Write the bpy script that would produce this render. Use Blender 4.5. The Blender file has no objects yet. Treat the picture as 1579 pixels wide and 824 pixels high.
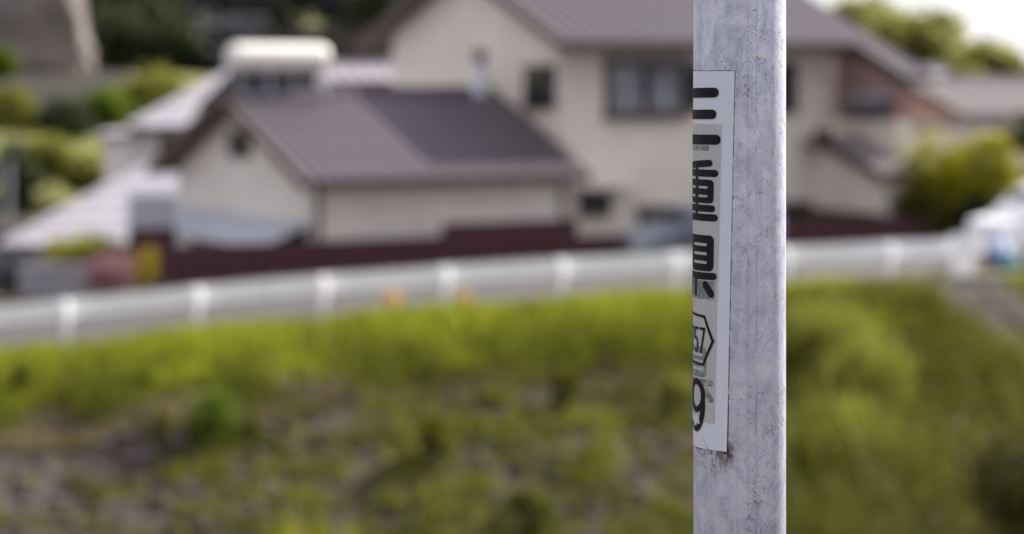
import bpy, bmesh, math, random
import numpy as np
from mathutils import Vector, Matrix, noise as mnoise

C = bpy.context.scene
COL = C.collection
R = math.radians
rnd = random.Random(7)
rng = np.random.default_rng(11)

# ------------------------------------------------------------------ camera
F = 3728.0            # focal length in photograph pixels (85 mm on a 36 mm wide frame)
PW, PH = 1579.0, 824.0
HOR = 110.0           # the eye-level row of the photograph
H = 4.1               # eye height above the road
cam_d = bpy.data.cameras.new('camera')
cam_d.lens = 85.0
cam_d.sensor_width = 36.0
cam_d.shift_y = -(PH / 2 - HOR) / PW
cam_d.clip_start = 0.1
cam_d.clip_end = 6000
cam_d.dof.use_dof = True
cam_d.dof.focus_distance = 2.305
cam_d.dof.aperture_fstop = 3.9
cam_d.dof.aperture_blades = 9
cam = bpy.data.objects.new('camera', cam_d)
cam.location = (0, 0, H)
cam.rotation_euler = (R(90), 0, 0)
COL.objects.link(cam)
C.camera = cam

# ------------------------------------------------------------------ light
SUN_AZ = 52.0         # degrees clockwise from +Y (towards +X): behind the houses, to the right
SUN_EL = 36.0
w = bpy.data.worlds.new('World')
C.world = w
w.use_nodes = True
nt = w.node_tree
bg = nt.nodes['Background']
sky = nt.nodes.new('ShaderNodeTexSky')
sky.sky_type = 'NISHITA'
sky.sun_disc = False
sky.sun_elevation = R(SUN_EL)
sky.sun_rotation = R(SUN_AZ)
sky.air_density = 0.7
sky.dust_density = 0.8
sky.ozone_density = 0.4
veil = nt.nodes.new('ShaderNodeMix')      # thin bright overcast veil over the clear sky
veil.data_type = 'RGBA'
veil.inputs[0].default_value = 0.95
veil.inputs[7].default_value = (1.96, 1.96, 2.10, 1)
nt.links.new(sky.outputs[0], veil.inputs[6])
nt.links.new(veil.outputs[2], bg.inputs[0])
bg.inputs[1].default_value = 0.15
sd = bpy.data.lights.new('sun', 'SUN')
sd.energy = 3.6
sd.angle = R(0.6)
sd.color = (1.0, 0.95, 0.88)
so = bpy.data.objects.new('sun', sd)
S = Vector((math.sin(R(SUN_AZ)) * math.cos(R(SUN_EL)), math.cos(R(SUN_AZ)) * math.cos(R(SUN_EL)), math.sin(R(SUN_EL))))
so.rotation_euler = S.to_track_quat('Z', 'Y').to_euler()
COL.objects.link(so)
C.view_settings.view_transform = 'Standard'
C.view_settings.look = 'None'
C.view_settings.gamma = 1
C.view_settings.exposure = 1.74

# ------------------------------------------------------------------ helpers
def at(px, py, Y):
    return Vector(((px - PW / 2) * Y / F, Y, H - (py - HOR) * Y / F))

def mat(name, col, rough=0.7, metal=0.0, var=0.12, scale=6.0, col2=None, bump=0.0, spec=0.3, detail=4):
    m = bpy.data.materials.new(name)
    m.use_nodes = True
    n, l = m.node_tree.nodes, m.node_tree.links
    b = n['Principled BSDF']
    b.inputs['Roughness'].default_value = rough
    b.inputs['Metallic'].default_value = metal
    b.inputs['Specular IOR Level'].default_value = spec
    tc = n.new('ShaderNodeTexCoord')
    ns = n.new('ShaderNodeTexNoise')
    ns.inputs['Scale'].default_value = scale
    ns.inputs['Detail'].default_value = detail
    ns.inputs['Roughness'].default_value = 0.6
    l.new(tc.outputs['Object'], ns.inputs['Vector'])
    rp = n.new('ShaderNodeValToRGB')
    c1 = tuple(max(0, c * (1 - var)) for c in col)
    c2 = col2 if col2 else tuple(min(1, c * (1 + var)) for c in col)
    rp.color_ramp.elements[0].position = 0.3
    rp.color_ramp.elements[1].position = 0.7
    rp.color_ramp.elements[0].color = (*c1, 1)
    rp.color_ramp.elements[1].color = (*c2, 1)
    l.new(ns.outputs[0], rp.inputs[0])
    l.new(rp.outputs[0], b.inputs['Base Color'])
    if bump:
        bp = n.new('ShaderNodeBump')
        bp.inputs['Strength'].default_value = bump
        bp.inputs['Distance'].default_value = 0.02
        l.new(ns.outputs[0], bp.inputs['Height'])
        l.new(bp.outputs[0], b.inputs['Normal'])
    return m

def leafmat(name, dark, light, transl=0.45):
    m = bpy.data.materials.new(name)
    m.use_nodes = True
    n, l = m.node_tree.nodes, m.node_tree.links
    b = n['Principled BSDF']
    b.inputs['Roughness'].default_value = 0.6
    b.inputs['Specular IOR Level'].default_value = 0.2
    a = n.new('ShaderNodeAttribute')
    a.attribute_name = 'tint'
    rp = n.new('ShaderNodeValToRGB')
    rp.color_ramp.elements[0].color = (*dark, 1)
    rp.color_ramp.elements[1].color = (*light, 1)
    l.new(a.outputs['Fac'], rp.inputs[0])
    l.new(rp.outputs[0], b.inputs['Base Color'])
    t = n.new('ShaderNodeBsdfTranslucent')
    l.new(rp.outputs[0], t.inputs['Color'])
    mx = n.new('ShaderNodeMixShader')
    mx.inputs[0].default_value = transl
    l.new(b.outputs[0], mx.inputs[1])
    l.new(t.outputs[0], mx.inputs[2])
    l.new(mx.outputs[0], n['Material Output'].inputs['Surface'])
    return m

def tag(o, label=None, cat=None, group=None, kind=None):
    if label: o['label'] = label
    if cat: o['category'] = cat
    if group: o['group'] = group
    if kind: o['kind'] = kind
    return o

def thing(name, label, cat, loc=(0, 0, 0), rz=0.0, group=None):
    o = bpy.data.objects.new(name, None)
    o.empty_display_size = 0.3
    COL.objects.link(o)
    o.location = loc
    o.rotation_euler = (0, 0, rz)
    return tag(o, label, cat, group)

def link(name, me, parent=None):
    o = bpy.data.objects.new(name, me)
    COL.objects.link(o)
    if parent is not None:
        o.parent = parent
    return o

class MB:
    def __init__(s): s.v, s.f = [], []
    def add(s, vs, fs):
        k = len(s.v)
        s.v += [tuple(p) for p in vs]
        s.f += [tuple(i + k for i in f) for f in fs]
        return s
    def box(s, x0, x1, y0, y1, z0, z1):
        return s.add([(x0, y0, z0), (x1, y0, z0), (x1, y1, z0), (x0, y1, z0), (x0, y0, z1), (x1, y0, z1), (x1, y1, z1), (x0, y1, z1)],
                     [(3, 2, 1, 0), (4, 5, 6, 7), (0, 1, 5, 4), (1, 2, 6, 5), (2, 3, 7, 6), (3, 0, 4, 7)])
    def hexa(s, b, t):      # bottom quad, top quad, both counterclockwise seen from above
        return s.add(list(b) + list(t), [(3, 2, 1, 0), (4, 5, 6, 7), (0, 1, 5, 4), (1, 2, 6, 5), (2, 3, 7, 6), (3, 0, 4, 7)])
    def extrude(s, prof, a, b, axis=0, caps=True):   # closed profile swept between a and b along an axis
        n = len(prof)
        def pt(p, q):
            return (q, p[0], p[1]) if axis == 0 else ((p[0], q, p[1]) if axis == 1 else (p[0], p[1], q))
        vs = [pt(p, a) for p in prof] + [pt(p, b) for p in prof]
        fs = [(i, (i + 1) % n, n + (i + 1) % n, n + i) for i in range(n)]
        if caps: fs += [tuple(range(n))[::-1], tuple(range(n, 2 * n))]
        return s.add(vs, fs)
    def tube(s, p, q, r0, r1=None, n=10, caps=True):
        p, q = Vector(p), Vector(q)
        r1 = r0 if r1 is None else r1
        d = (q - p).normalized()
        a = d.orthogonal().normalized()
        b = d.cross(a)
        vs = [p + (a * math.cos(2 * math.pi * i / n) + b * math.sin(2 * math.pi * i / n)) * r0 for i in range(n)]
        vs += [q + (a * math.cos(2 * math.pi * i / n) + b * math.sin(2 * math.pi * i / n)) * r1 for i in range(n)]
        fs = [(i, (i + 1) % n, n + (i + 1) % n, n + i) for i in range(n)]
        if caps: fs += [tuple(range(n))[::-1], tuple(range(n, 2 * n))]
        return s.add(vs, fs)
    def lathe(s, prof, o=(0, 0, 0), n=24, axis=2):   # prof: list of (radius, height)
        k = len(prof)
        vs = []
        for r, h in prof:
            for i in range(n):
                c, si = r * math.cos(2 * math.pi * i / n), r * math.sin(2 * math.pi * i / n)
                vs.append((o[0] + c, o[1] + si, o[2] + h) if axis == 2 else (o[0] + h, o[1] + c, o[2] + si))
        fs = [(j * n + i, j * n + (i + 1) % n, (j + 1) * n + (i + 1) % n, (j + 1) * n + i) for j in range(k - 1) for i in range(n)]
        fs += [tuple(range(n))[::-1], tuple(range((k - 1) * n, k * n))]
        return s.add(vs, fs)
    def mesh(s, name, m, smooth=False, fix=True, bevel=0.0):
        me = bpy.data.meshes.new(name)
        me.from_pydata(s.v, [], s.f)
        bm = bmesh.new(); bm.from_mesh(me)
        if fix: bmesh.ops.recalc_face_normals(bm, faces=bm.faces)
        if bevel: bmesh.ops.bevel(bm, geom=list(bm.edges), offset=bevel, segments=2, profile=0.6, affect='EDGES', clamp_overlap=True)
        bm.to_mesh(me); bm.free()
        me.materials.append(m)
        if smooth: me.shade_smooth()
        me.update()
        return me
    def build(s, name, m, parent=None, smooth=False, fix=True, bevel=0.0):
        return link(name, s.mesh(name, m, smooth, fix, bevel), parent)

def raw_mesh(name, v, f3=None, f4=None, tint=None, m=None):
    """fast mesh from numpy arrays"""
    me = bpy.data.meshes.new(name)
    v = np.asarray(v, dtype=np.float32)
    me.vertices.add(len(v))
    me.vertices.foreach_set('co', v.ravel())
    n3 = 0 if f3 is None else len(f3)
    n4 = 0 if f4 is None else len(f4)
    loops = np.concatenate([np.asarray(x, dtype=np.int32).ravel() for x in (f3, f4) if x is not None and len(x)])
    me.loops.add(len(loops))
    me.loops.foreach_set('vertex_index', loops)
    st = np.concatenate([np.arange(n3) * 3, n3 * 3 + np.arange(n4) * 4]).astype(np.int32)
    me.polygons.add(n3 + n4)
    me.polygons.foreach_set('loop_start', st)
    if tint is not None:
        a = me.attributes.new('tint', 'FLOAT', 'POINT')
        a.data.foreach_set('value', np.asarray(tint, dtype=np.float32))
    me.update(calc_edges=True)
    me.validate()
    if m: me.materials.append(m)
    return me

def leaves(centers, sizes, tints, jitter=0.12, flat=0.0, aspect=0.55):
    """diamond leaves: returns verts, quads, tint"""
    n = len(centers)
    d = rng.normal(size=(n, 3)); d[:, 2] = d[:, 2] * (1 - flat) + 0.15
    d /= np.linalg.norm(d, axis=1)[:, None]
    e = rng.normal(size=(n, 3)); e -= (e * d).sum(1)[:, None] * d
    e /= np.linalg.norm(e, axis=1)[:, None]
    s = np.asarray(sizes)[:, None]
    c = np.asarray(centers)
    v = np.stack([c - d * s, c + e * s * aspect, c + d * s, c - e * s * aspect], 1).reshape(-1, 3)
    q = np.arange(n * 4).reshape(n, 4)
    t = np.repeat(np.clip(np.asarray(tints) + rng.normal(size=n) * jitter, 0, 1), 4)
    return v, q, t

def crown_mesh(name, lobes, m, leaf=0.06, clumps=60, per=40, spread=0.18, jitter=0.13, shell=0.55):
    """lobes: (cx,cy,cz,rx,ry,rz); leaves grow in clumps spread unevenly through the lobes"""
    cs, ss, ts = [], [], []
    tot = sum(l[3] * l[4] * l[5] for l in lobes)
    for (cx, cy, cz, rx, ry, rz) in lobes:
        k = max(6, int(clumps * rx * ry * rz / tot))
        for _ in range(k):
            d = rng.normal(size=3); d /= np.linalg.norm(d)
            r = (shell + (1 - shell) * rng.random()) ** 0.8 * (0.86 + 0.28 * rng.random())
            p = np.array([cx, cy, cz]) + d * r * np.array([rx, ry, rz])
            sp = spread * (0.6 + 0.9 * rng.random()) * (rx * ry * rz) ** (1 / 3)
            kk = int(per * (0.5 + rng.random()))
            cs.append(p + rng.normal(size=(kk, 3)) * sp * np.array([1, 1, 0.75]))
            ss.append(leaf * (0.6 + 0.8 * rng.random(kk)))
            ts.append(np.full(kk, 0.15 + 0.7 * rng.random()))
    v, q, t = leaves(np.concatenate(cs), np.concatenate(ss), np.concatenate(ts), jitter)
    return raw_mesh(name, v, None, q, t, m)

def blades_mesh(name, base, h, wd, tint, m, lean=0.35):
    n = len(base)
    base = np.asarray(base); h = np.asarray(h)[:, None]; wd = np.asarray(wd)[:, None]
    a = rng.random(n) * 2 * math.pi
    side = np.stack([np.cos(a), np.sin(a), np.zeros(n)], 1)
    b = rng.random(n) * 2 * math.pi
    ld = np.stack([np.cos(b), np.sin(b), np.zeros(n)], 1) * (rng.random(n)[:, None] * lean)
    up = np.array([0, 0, 1.0])
    mid = base + up * h * 0.55 + ld * h * 0.35
    tip = base + up * h * (1 - 0.15 * np.linalg.norm(ld, axis=1)[:, None]) + ld * h
    v = np.stack([base - side * wd, base + side * wd, mid - side * wd * 0.8, mid + side * wd * 0.8, tip], 1).reshape(-1, 3)
    k = np.arange(n)[:, None] * 5
    f4 = k + np.array([[0, 1, 3, 2]])
    f3 = k + np.array([[2, 3, 4]])
    return raw_mesh(name, v, f3, f4, np.repeat(tint, 5), m)

# ------------------------------------------------------------------ materials
M = {}
M['cream'] = mat('cream_render', (0.74, 0.665, 0.59), 0.9, var=0.10, scale=1.2, bump=0.1)
M['cream_grey'] = mat('cream_grey_render', (0.70, 0.64, 0.59), 0.9, var=0.09, scale=1.2)
M['redbrown'] = mat('red_brown_siding', (0.33, 0.21, 0.19), 0.8, var=0.12, scale=3)
M['darkbrown'] = mat('dark_brown_wood', (0.055, 0.042, 0.036), 0.7, var=0.2, scale=4)
M['brown'] = mat('brown_painted_wood', (0.10, 0.075, 0.062), 0.7, var=0.18, scale=4)
M['roof'] = mat('purple_grey_roof', (0.068, 0.052, 0.068), 0.48, var=0.14, scale=2.5, spec=0.6)
M['roof_pale'] = mat('pale_grey_roof', (0.27, 0.25, 0.275), 0.6, var=0.12, scale=2.0)
M['roof_white'] = mat('white_roof', (0.37, 0.355, 0.39), 0.55, var=0.08, scale=1.5)
M['roof_pink'] = mat('pinkish_grey_roof', (0.24, 0.21, 0.22), 0.65, var=0.14, scale=3)
M['maroon'] = mat('maroon_metal', (0.062, 0.020, 0.027), 0.6, var=0.2, scale=3)
M['white_metal'] = mat('white_painted_steel', (0.92, 0.91, 0.94), 0.45, var=0.04, scale=2, col2=(0.95, 0.94, 0.97))
M['glass'] = mat('window_glass', (0.025, 0.025, 0.03), 0.08, spec=0.6)
M['curtain'] = mat('pale_curtain', (0.25, 0.25, 0.285), 0.9, var=0.5, scale=1.6)
M['tank'] = mat('cream_tank', (0.80, 0.76, 0.70), 0.4, var=0.04)
M['roof_far'] = mat('grey_brown_roof', (0.15, 0.125, 0.135), 0.6, var=0.14, scale=2.5)
M['vent'] = mat('pale_vent_metal', (0.55, 0.55, 0.60), 0.5)
M['black'] = mat('black_panel', (0.02, 0.02, 0.025), 0.35)
M['grey_metal'] = mat('grey_metal', (0.33, 0.33, 0.36), 0.5, metal=0.2)
M['bluegrey'] = mat('blue_grey_sheet', (0.46, 0.47, 0.53), 0.5, var=0.1)
M['concrete'] = mat('concrete', (0.27, 0.25, 0.235), 0.9, var=0.2, scale=3, bump=0.2)
M['darkconcrete'] = mat('weathered_concrete', (0.050, 0.042, 0.040), 0.95, var=0.4, scale=2.5, bump=0.4)
M['rock'] = mat('rock', (0.15, 0.128, 0.125), 0.95, var=0.4, scale=0.7, bump=0.5, detail=8)
M['asphalt'] = mat('asphalt', (0.060, 0.057, 0.058), 0.9, var=0.15, scale=3)
M['carblue'] = mat('grey_blue_car_paint', (0.10, 0.11, 0.155), 0.35, metal=0.2, var=0.03, spec=0.5)
M['carwhite'] = mat('white_car_paint', (0.80, 0.80, 0.82), 0.3, var=0.03, spec=0.5)
M['rubber'] = mat('rubber', (0.02, 0.02, 0.02), 0.9)
M['lamp'] = mat('lamp_lens', (0.6, 0.6, 0.62), 0.15, spec=0.6)
M['redlamp'] = mat('red_lamp_lens', (0.35, 0.02, 0.02), 0.2, spec=0.6)
M['blue'] = mat('blue_plastic', (0.035, 0.10, 0.34), 0.45, var=0.08)
M['paleblue'] = mat('pale_blue_plastic', (0.45, 0.52, 0.75), 0.5, var=0.06)
M['teal'] = mat('teal_plastic', (0.10, 0.24, 0.25), 0.5, var=0.1)
M['trunk'] = mat('bark', (0.09, 0.07, 0.055), 0.95, var=0.3, scale=8, bump=0.5)
M['orange'] = mat('orange_tan', (0.50, 0.33, 0.16), 0.7)
LM = {}
LM['grass'] = leafmat('grass_blades', (0.115, 0.135, 0.009), (0.30, 0.32, 0.026), 0.58)
LM['sedge'] = leafmat('sedge_blades', (0.050, 0.066, 0.007), (0.15, 0.17, 0.014), 0.45)
LM['dry'] = leafmat('dry_grass', (0.16, 0.12, 0.075), (0.30, 0.235, 0.15), 0.35)
LM['weed'] = leafmat('weed_leaves', (0.062, 0.074, 0.007), (0.20, 0.205, 0.018), 0.52)
LM['bright'] = leafmat('bright_green_leaves', (0.060, 0.105, 0.008), (0.17, 0.22, 0.02), 0.55)
LM['lime'] = leafmat('lime_leaves', (0.18, 0.19, 0.008), (0.36, 0.34, 0.015), 0.55)
LM['yellow'] = leafmat('yellow_green_leaves', (0.11, 0.125, 0.005), (0.42, 0.38, 0.010), 0.45)
LM['olive'] = leafmat('olive_leaves', (0.050, 0.055, 0.008), (0.13, 0.125, 0.016), 0.45)
LM['dark'] = leafmat('dark_leaves', (0.020, 0.030, 0.014), (0.055, 0.068, 0.026), 0.3)
LM['conifer'] = leafmat('conifer_needles', (0.042, 0.048, 0.056), (0.090, 0.096, 0.106), 0.3)
LM['mid'] = leafmat('mid_green_leaves', (0.11, 0.125, 0.022), (0.27, 0.27, 0.05), 0.55)
LM['far'] = leafmat('distant_leaves', (0.15, 0.16, 0.040), (0.36, 0.35, 0.10), 0.6)  # lighter than the nearer leaves, distance haze put into the colour
LM['reed_light'] = leafmat('light_reed_blades', (0.095, 0.105, 0.014), (0.27, 0.275, 0.045), 0.55)
LM['reed'] = leafmat('reed_blades', (0.050, 0.054, 0.008), (0.145, 0.145, 0.024), 0.48)
LM['reed_dark'] = leafmat('dark_reed_blades', (0.034, 0.035, 0.008), (0.085, 0.083, 0.016), 0.45)
LM['pink'] = leafmat('pink_petals', (0.16, 0.07, 0.09), (0.36, 0.20, 0.23), 0.4)
LM['gold'] = leafmat('gold_petals', (0.16, 0.13, 0.01), (0.52, 0.37, 0.03), 0.4)
LM['apricot'] = leafmat('apricot_petals', (0.60, 0.36, 0.10), (0.75, 0.50, 0.20), 0.4)

# ------------------------------------------------------------------ terrain
P0 = np.array([-8.01, 36.0])
P1 = np.array([8.34, 42.0])
TT = (P1 - P0) / np.linalg.norm(P1 - P0)
NN = np.array([TT[1], -TT[0]])           # towards the camera

def sd_of(x, y):
    return (x - P0[0]) * TT[0] + (y - P0[1]) * TT[1], (x - P0[0]) * NN[0] + (y - P0[1]) * NN[1]

def sst(a, b, x):
    t = np.clip((x - a) / (b - a), 0, 1)
    return t * t * (3 - 2 * t)

def roadz(s):
    return -0.03 + 0.031 * np.clip(s, -8, 24) - 0.0030 * np.minimum(np.clip(s, -3, 20) - 8.5, 0) ** 2 - 0.0014 * np.maximum(np.clip(s, -3, 20) - 8.5, 0) ** 2

def height(x, y):
    x = np.asarray(x, float); y = np.asarray(y, float)
    s, d = sd_of(x, y)
    zr = roadz(s)
    z = zr * (1 - 0.85 * sst(6.0, 8.5, -d)) - 0.02 * sst(0.5, 1.2, -d) * 0
    z = z - 0.38 * sst(0.35, 2.3, d) - 0.30 * np.clip(d - 2.0, 0, 8.5)
    wob = 0.05 * np.sin(x * 2.1 + y * 1.3) + 0.05 * np.sin(x * 0.9 - y * 1.9 + 1.0)
    z = z + wob * sst(0.8, 3.0, d)
    z = np.where(d > 9, np.maximum(z, -3.2 + 0 * z), z)
    near = 2.6 - 5.8 * sst(3.6, 14.0, y)
    k = sst(15.0, 10.0, y) if False else 1 - sst(10.0, 16.0, y)
    return z * (1 - k) + near * k

def P(s, d, z=None):
    p = P0 + TT * s + NN * d
    return Vector((p[0], p[1], float(height(p[0], p[1])) if z is None else z))

def ray_ground(px, py, y0=16.0, y1=60.0):
    for i in range(2000):
        Y = y0 + (y1 - y0) * i / 2000
        p = at(px, py, Y)
        if p.z <= float(height(p.x, p.y)):
            return p
    return at(px, py, y1)

def axis_pts(lo, hi, f0, f1, fine, grow=1.25):
    a = list(np.arange(f0, f1 + 1e-6, fine))
    st, x = fine, f1
    while x < hi:
        st *= grow; x = min(hi, x + st); a.append(x)
    st, x, b = fine, f0, []
    while x > lo:
        st *= grow; x = max(lo, x - st); b.append(x)
    return np.array(b[::-1] + a)

gx = axis_pts(-2500, 2500, -14, 14, 0.28)
gy = axis_pts(-300, 5000, 2, 48, 0.28)
GX, GY = np.meshgrid(gx, gy)
GZ = height(GX, GY)
nx, ny = len(gx), len(gy)
gv = np.stack([GX, GY, GZ], -1).reshape(-1, 3)
ii = np.arange(nx * ny).reshape(ny, nx)
gq = np.stack([ii[:-1, :-1], ii[:-1, 1:], ii[1:, 1:], ii[1:, :-1]], -1).reshape(-1, 4)

def soil_material():
    m = bpy.data.materials.new('soil_and_moss')
    m.use_nodes = True
    n, l = m.node_tree.nodes, m.node_tree.links
    b = n['Principled BSDF']; b.inputs['Roughness'].default_value = 0.95; b.inputs['Specular IOR Level'].default_value = 0.1
    g = n.new('ShaderNodeNewGeometry')
    def noise(scale, detail=5):
        k = n.new('ShaderNodeTexNoise'); k.inputs['Scale'].default_value = scale; k.inputs['Detail'].default_value = detail
        l.new(g.outputs['Position'], k.inputs['Vector']); return k
    def ramp(src, a, b_, ca, cb):
        r = n.new('ShaderNodeValToRGB'); e = r.color_ramp.elements
        e[0].position, e[1].position = a, b_; e[0].color, e[1].color = (*ca, 1), (*cb, 1)
        l.new(src, r.inputs[0]); return r
    r1 = ramp(noise(2.2).outputs[0], 0.34, 0.66, (0.028, 0.022, 0.021), (0.118, 0.094, 0.089))
    r2 = ramp(noise(9.0).outputs[0], 0.35, 0.65, (0.55, 0.55, 0.55), (1, 1, 1))
    mx = n.new('ShaderNodeMix'); mx.data_type = 'RGBA'; mx.blend_type = 'MULTIPLY'; mx.inputs[0].default_value = 1
    l.new(r1.outputs[0], mx.inputs[6]); l.new(r2.outputs[0], mx.inputs[7])
    r3 = ramp(noise(1.1).outputs[0], 0.54, 0.66, (0, 0, 0), (0.25, 0.25, 0.25))
    mg = n.new('ShaderNodeMix'); mg.data_type = 'RGBA'
    l.new(r3.outputs[0], mg.inputs[0]); l.new(mx.outputs[2], mg.inputs[6]); mg.inputs[7].default_value = (0.070, 0.066, 0.014, 1)
    l.new(mg.outputs[2], b.inputs['Base Color'])
    bp = n.new('ShaderNodeBump'); bp.inputs['Strength'].default_value = 0.6; bp.inputs['Distance'].default_value = 0.06
    l.new(noise(7.0).outputs[0], bp.inputs['Height']); l.new(bp.outputs[0], b.inputs['Normal'])
    return m
M['soil'] = soil_material()
ground = link('ground', raw_mesh('ground', gv, None, gq, None, M['soil']))
ground.data.shade_smooth()
tag(ground, kind='structure')

# road strip behind the guardrail
vs, fs = [], []
ss_ = np.arange(-60, 80, 1.0)
for s in ss_:
    for d in (-0.35, -6.0):
        p = P(s, d); vs.append((p.x, p.y, p.z + 0.006))
fs = [(2 * i, 2 * i + 1, 2 * i + 3, 2 * i + 2) for i in range(len(ss_) - 1)]
MBr = MB().add(vs, fs)
tag(MBr.build('road', M['asphalt']), kind='structure')
vs = []
for s in ss_:
    for d in (-0.62, -0.77):
        p = P(s, d); vs.append((p.x, p.y, p.z + 0.011))
lo = tag(MB().add(vs, fs).build('road_edge_line', M['white_metal']), kind='structure')

# hillside behind on the left
hx = np.linspace(-90, 14, 70); hy = np.linspace(58, 190, 70)
HX, HY = np.meshgrid(hx, hy)
HZ = -0.6 + 4.9 * sst(60, 98, HY) + 7 * sst(100, 180, HY)
HZ = -0.6 + (HZ + 0.6) * (1 - sst(0.02, 0.075, HX / HY))
HZ = HZ + 0.35 * np.sin(HX * 0.5 + HY * 0.3) * sst(60, 75, HY) * (1 - sst(0.0, 0.06, HX / HY))
hi = np.arange(70 * 70).reshape(70, 70)
hq = np.stack([hi[:-1, :-1], hi[:-1, 1:], hi[1:, 1:], hi[1:, :-1]], -1).reshape(-1, 4)
M['hill'] = mat('hillside_grass', (0.075, 0.085, 0.020), 0.95, scale=0.16, var=0.45, col2=(0.19, 0.185, 0.045), detail=6)
hl = link('hillside', raw_mesh('hillside', np.stack([HX, HY, HZ], -1).reshape(-1, 3), None, hq, None, M['hill']))
hl.data.shade_smooth(); tag(hl, kind='structure')
def hillz(x, y):
    j = int(np.clip((x + 90) / 104 * 69, 0, 69)); i = int(np.clip((y - 58) / 132 * 69, 0, 69))
    return float(HZ[i, j])

# ------------------------------------------------------------------ steel pole with route marker (in focus)
PD = 2.34
PX = (1140.5 - PW / 2) / F * PD
PR = 71.0 / F * math.sqrt(PX ** 2 + PD ** 2) * (PD / math.sqrt(PX ** 2 + PD ** 2))
PHI0 = math.atan2(0 - PD, 0 - PX)          # direction from the pole to the camera

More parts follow.
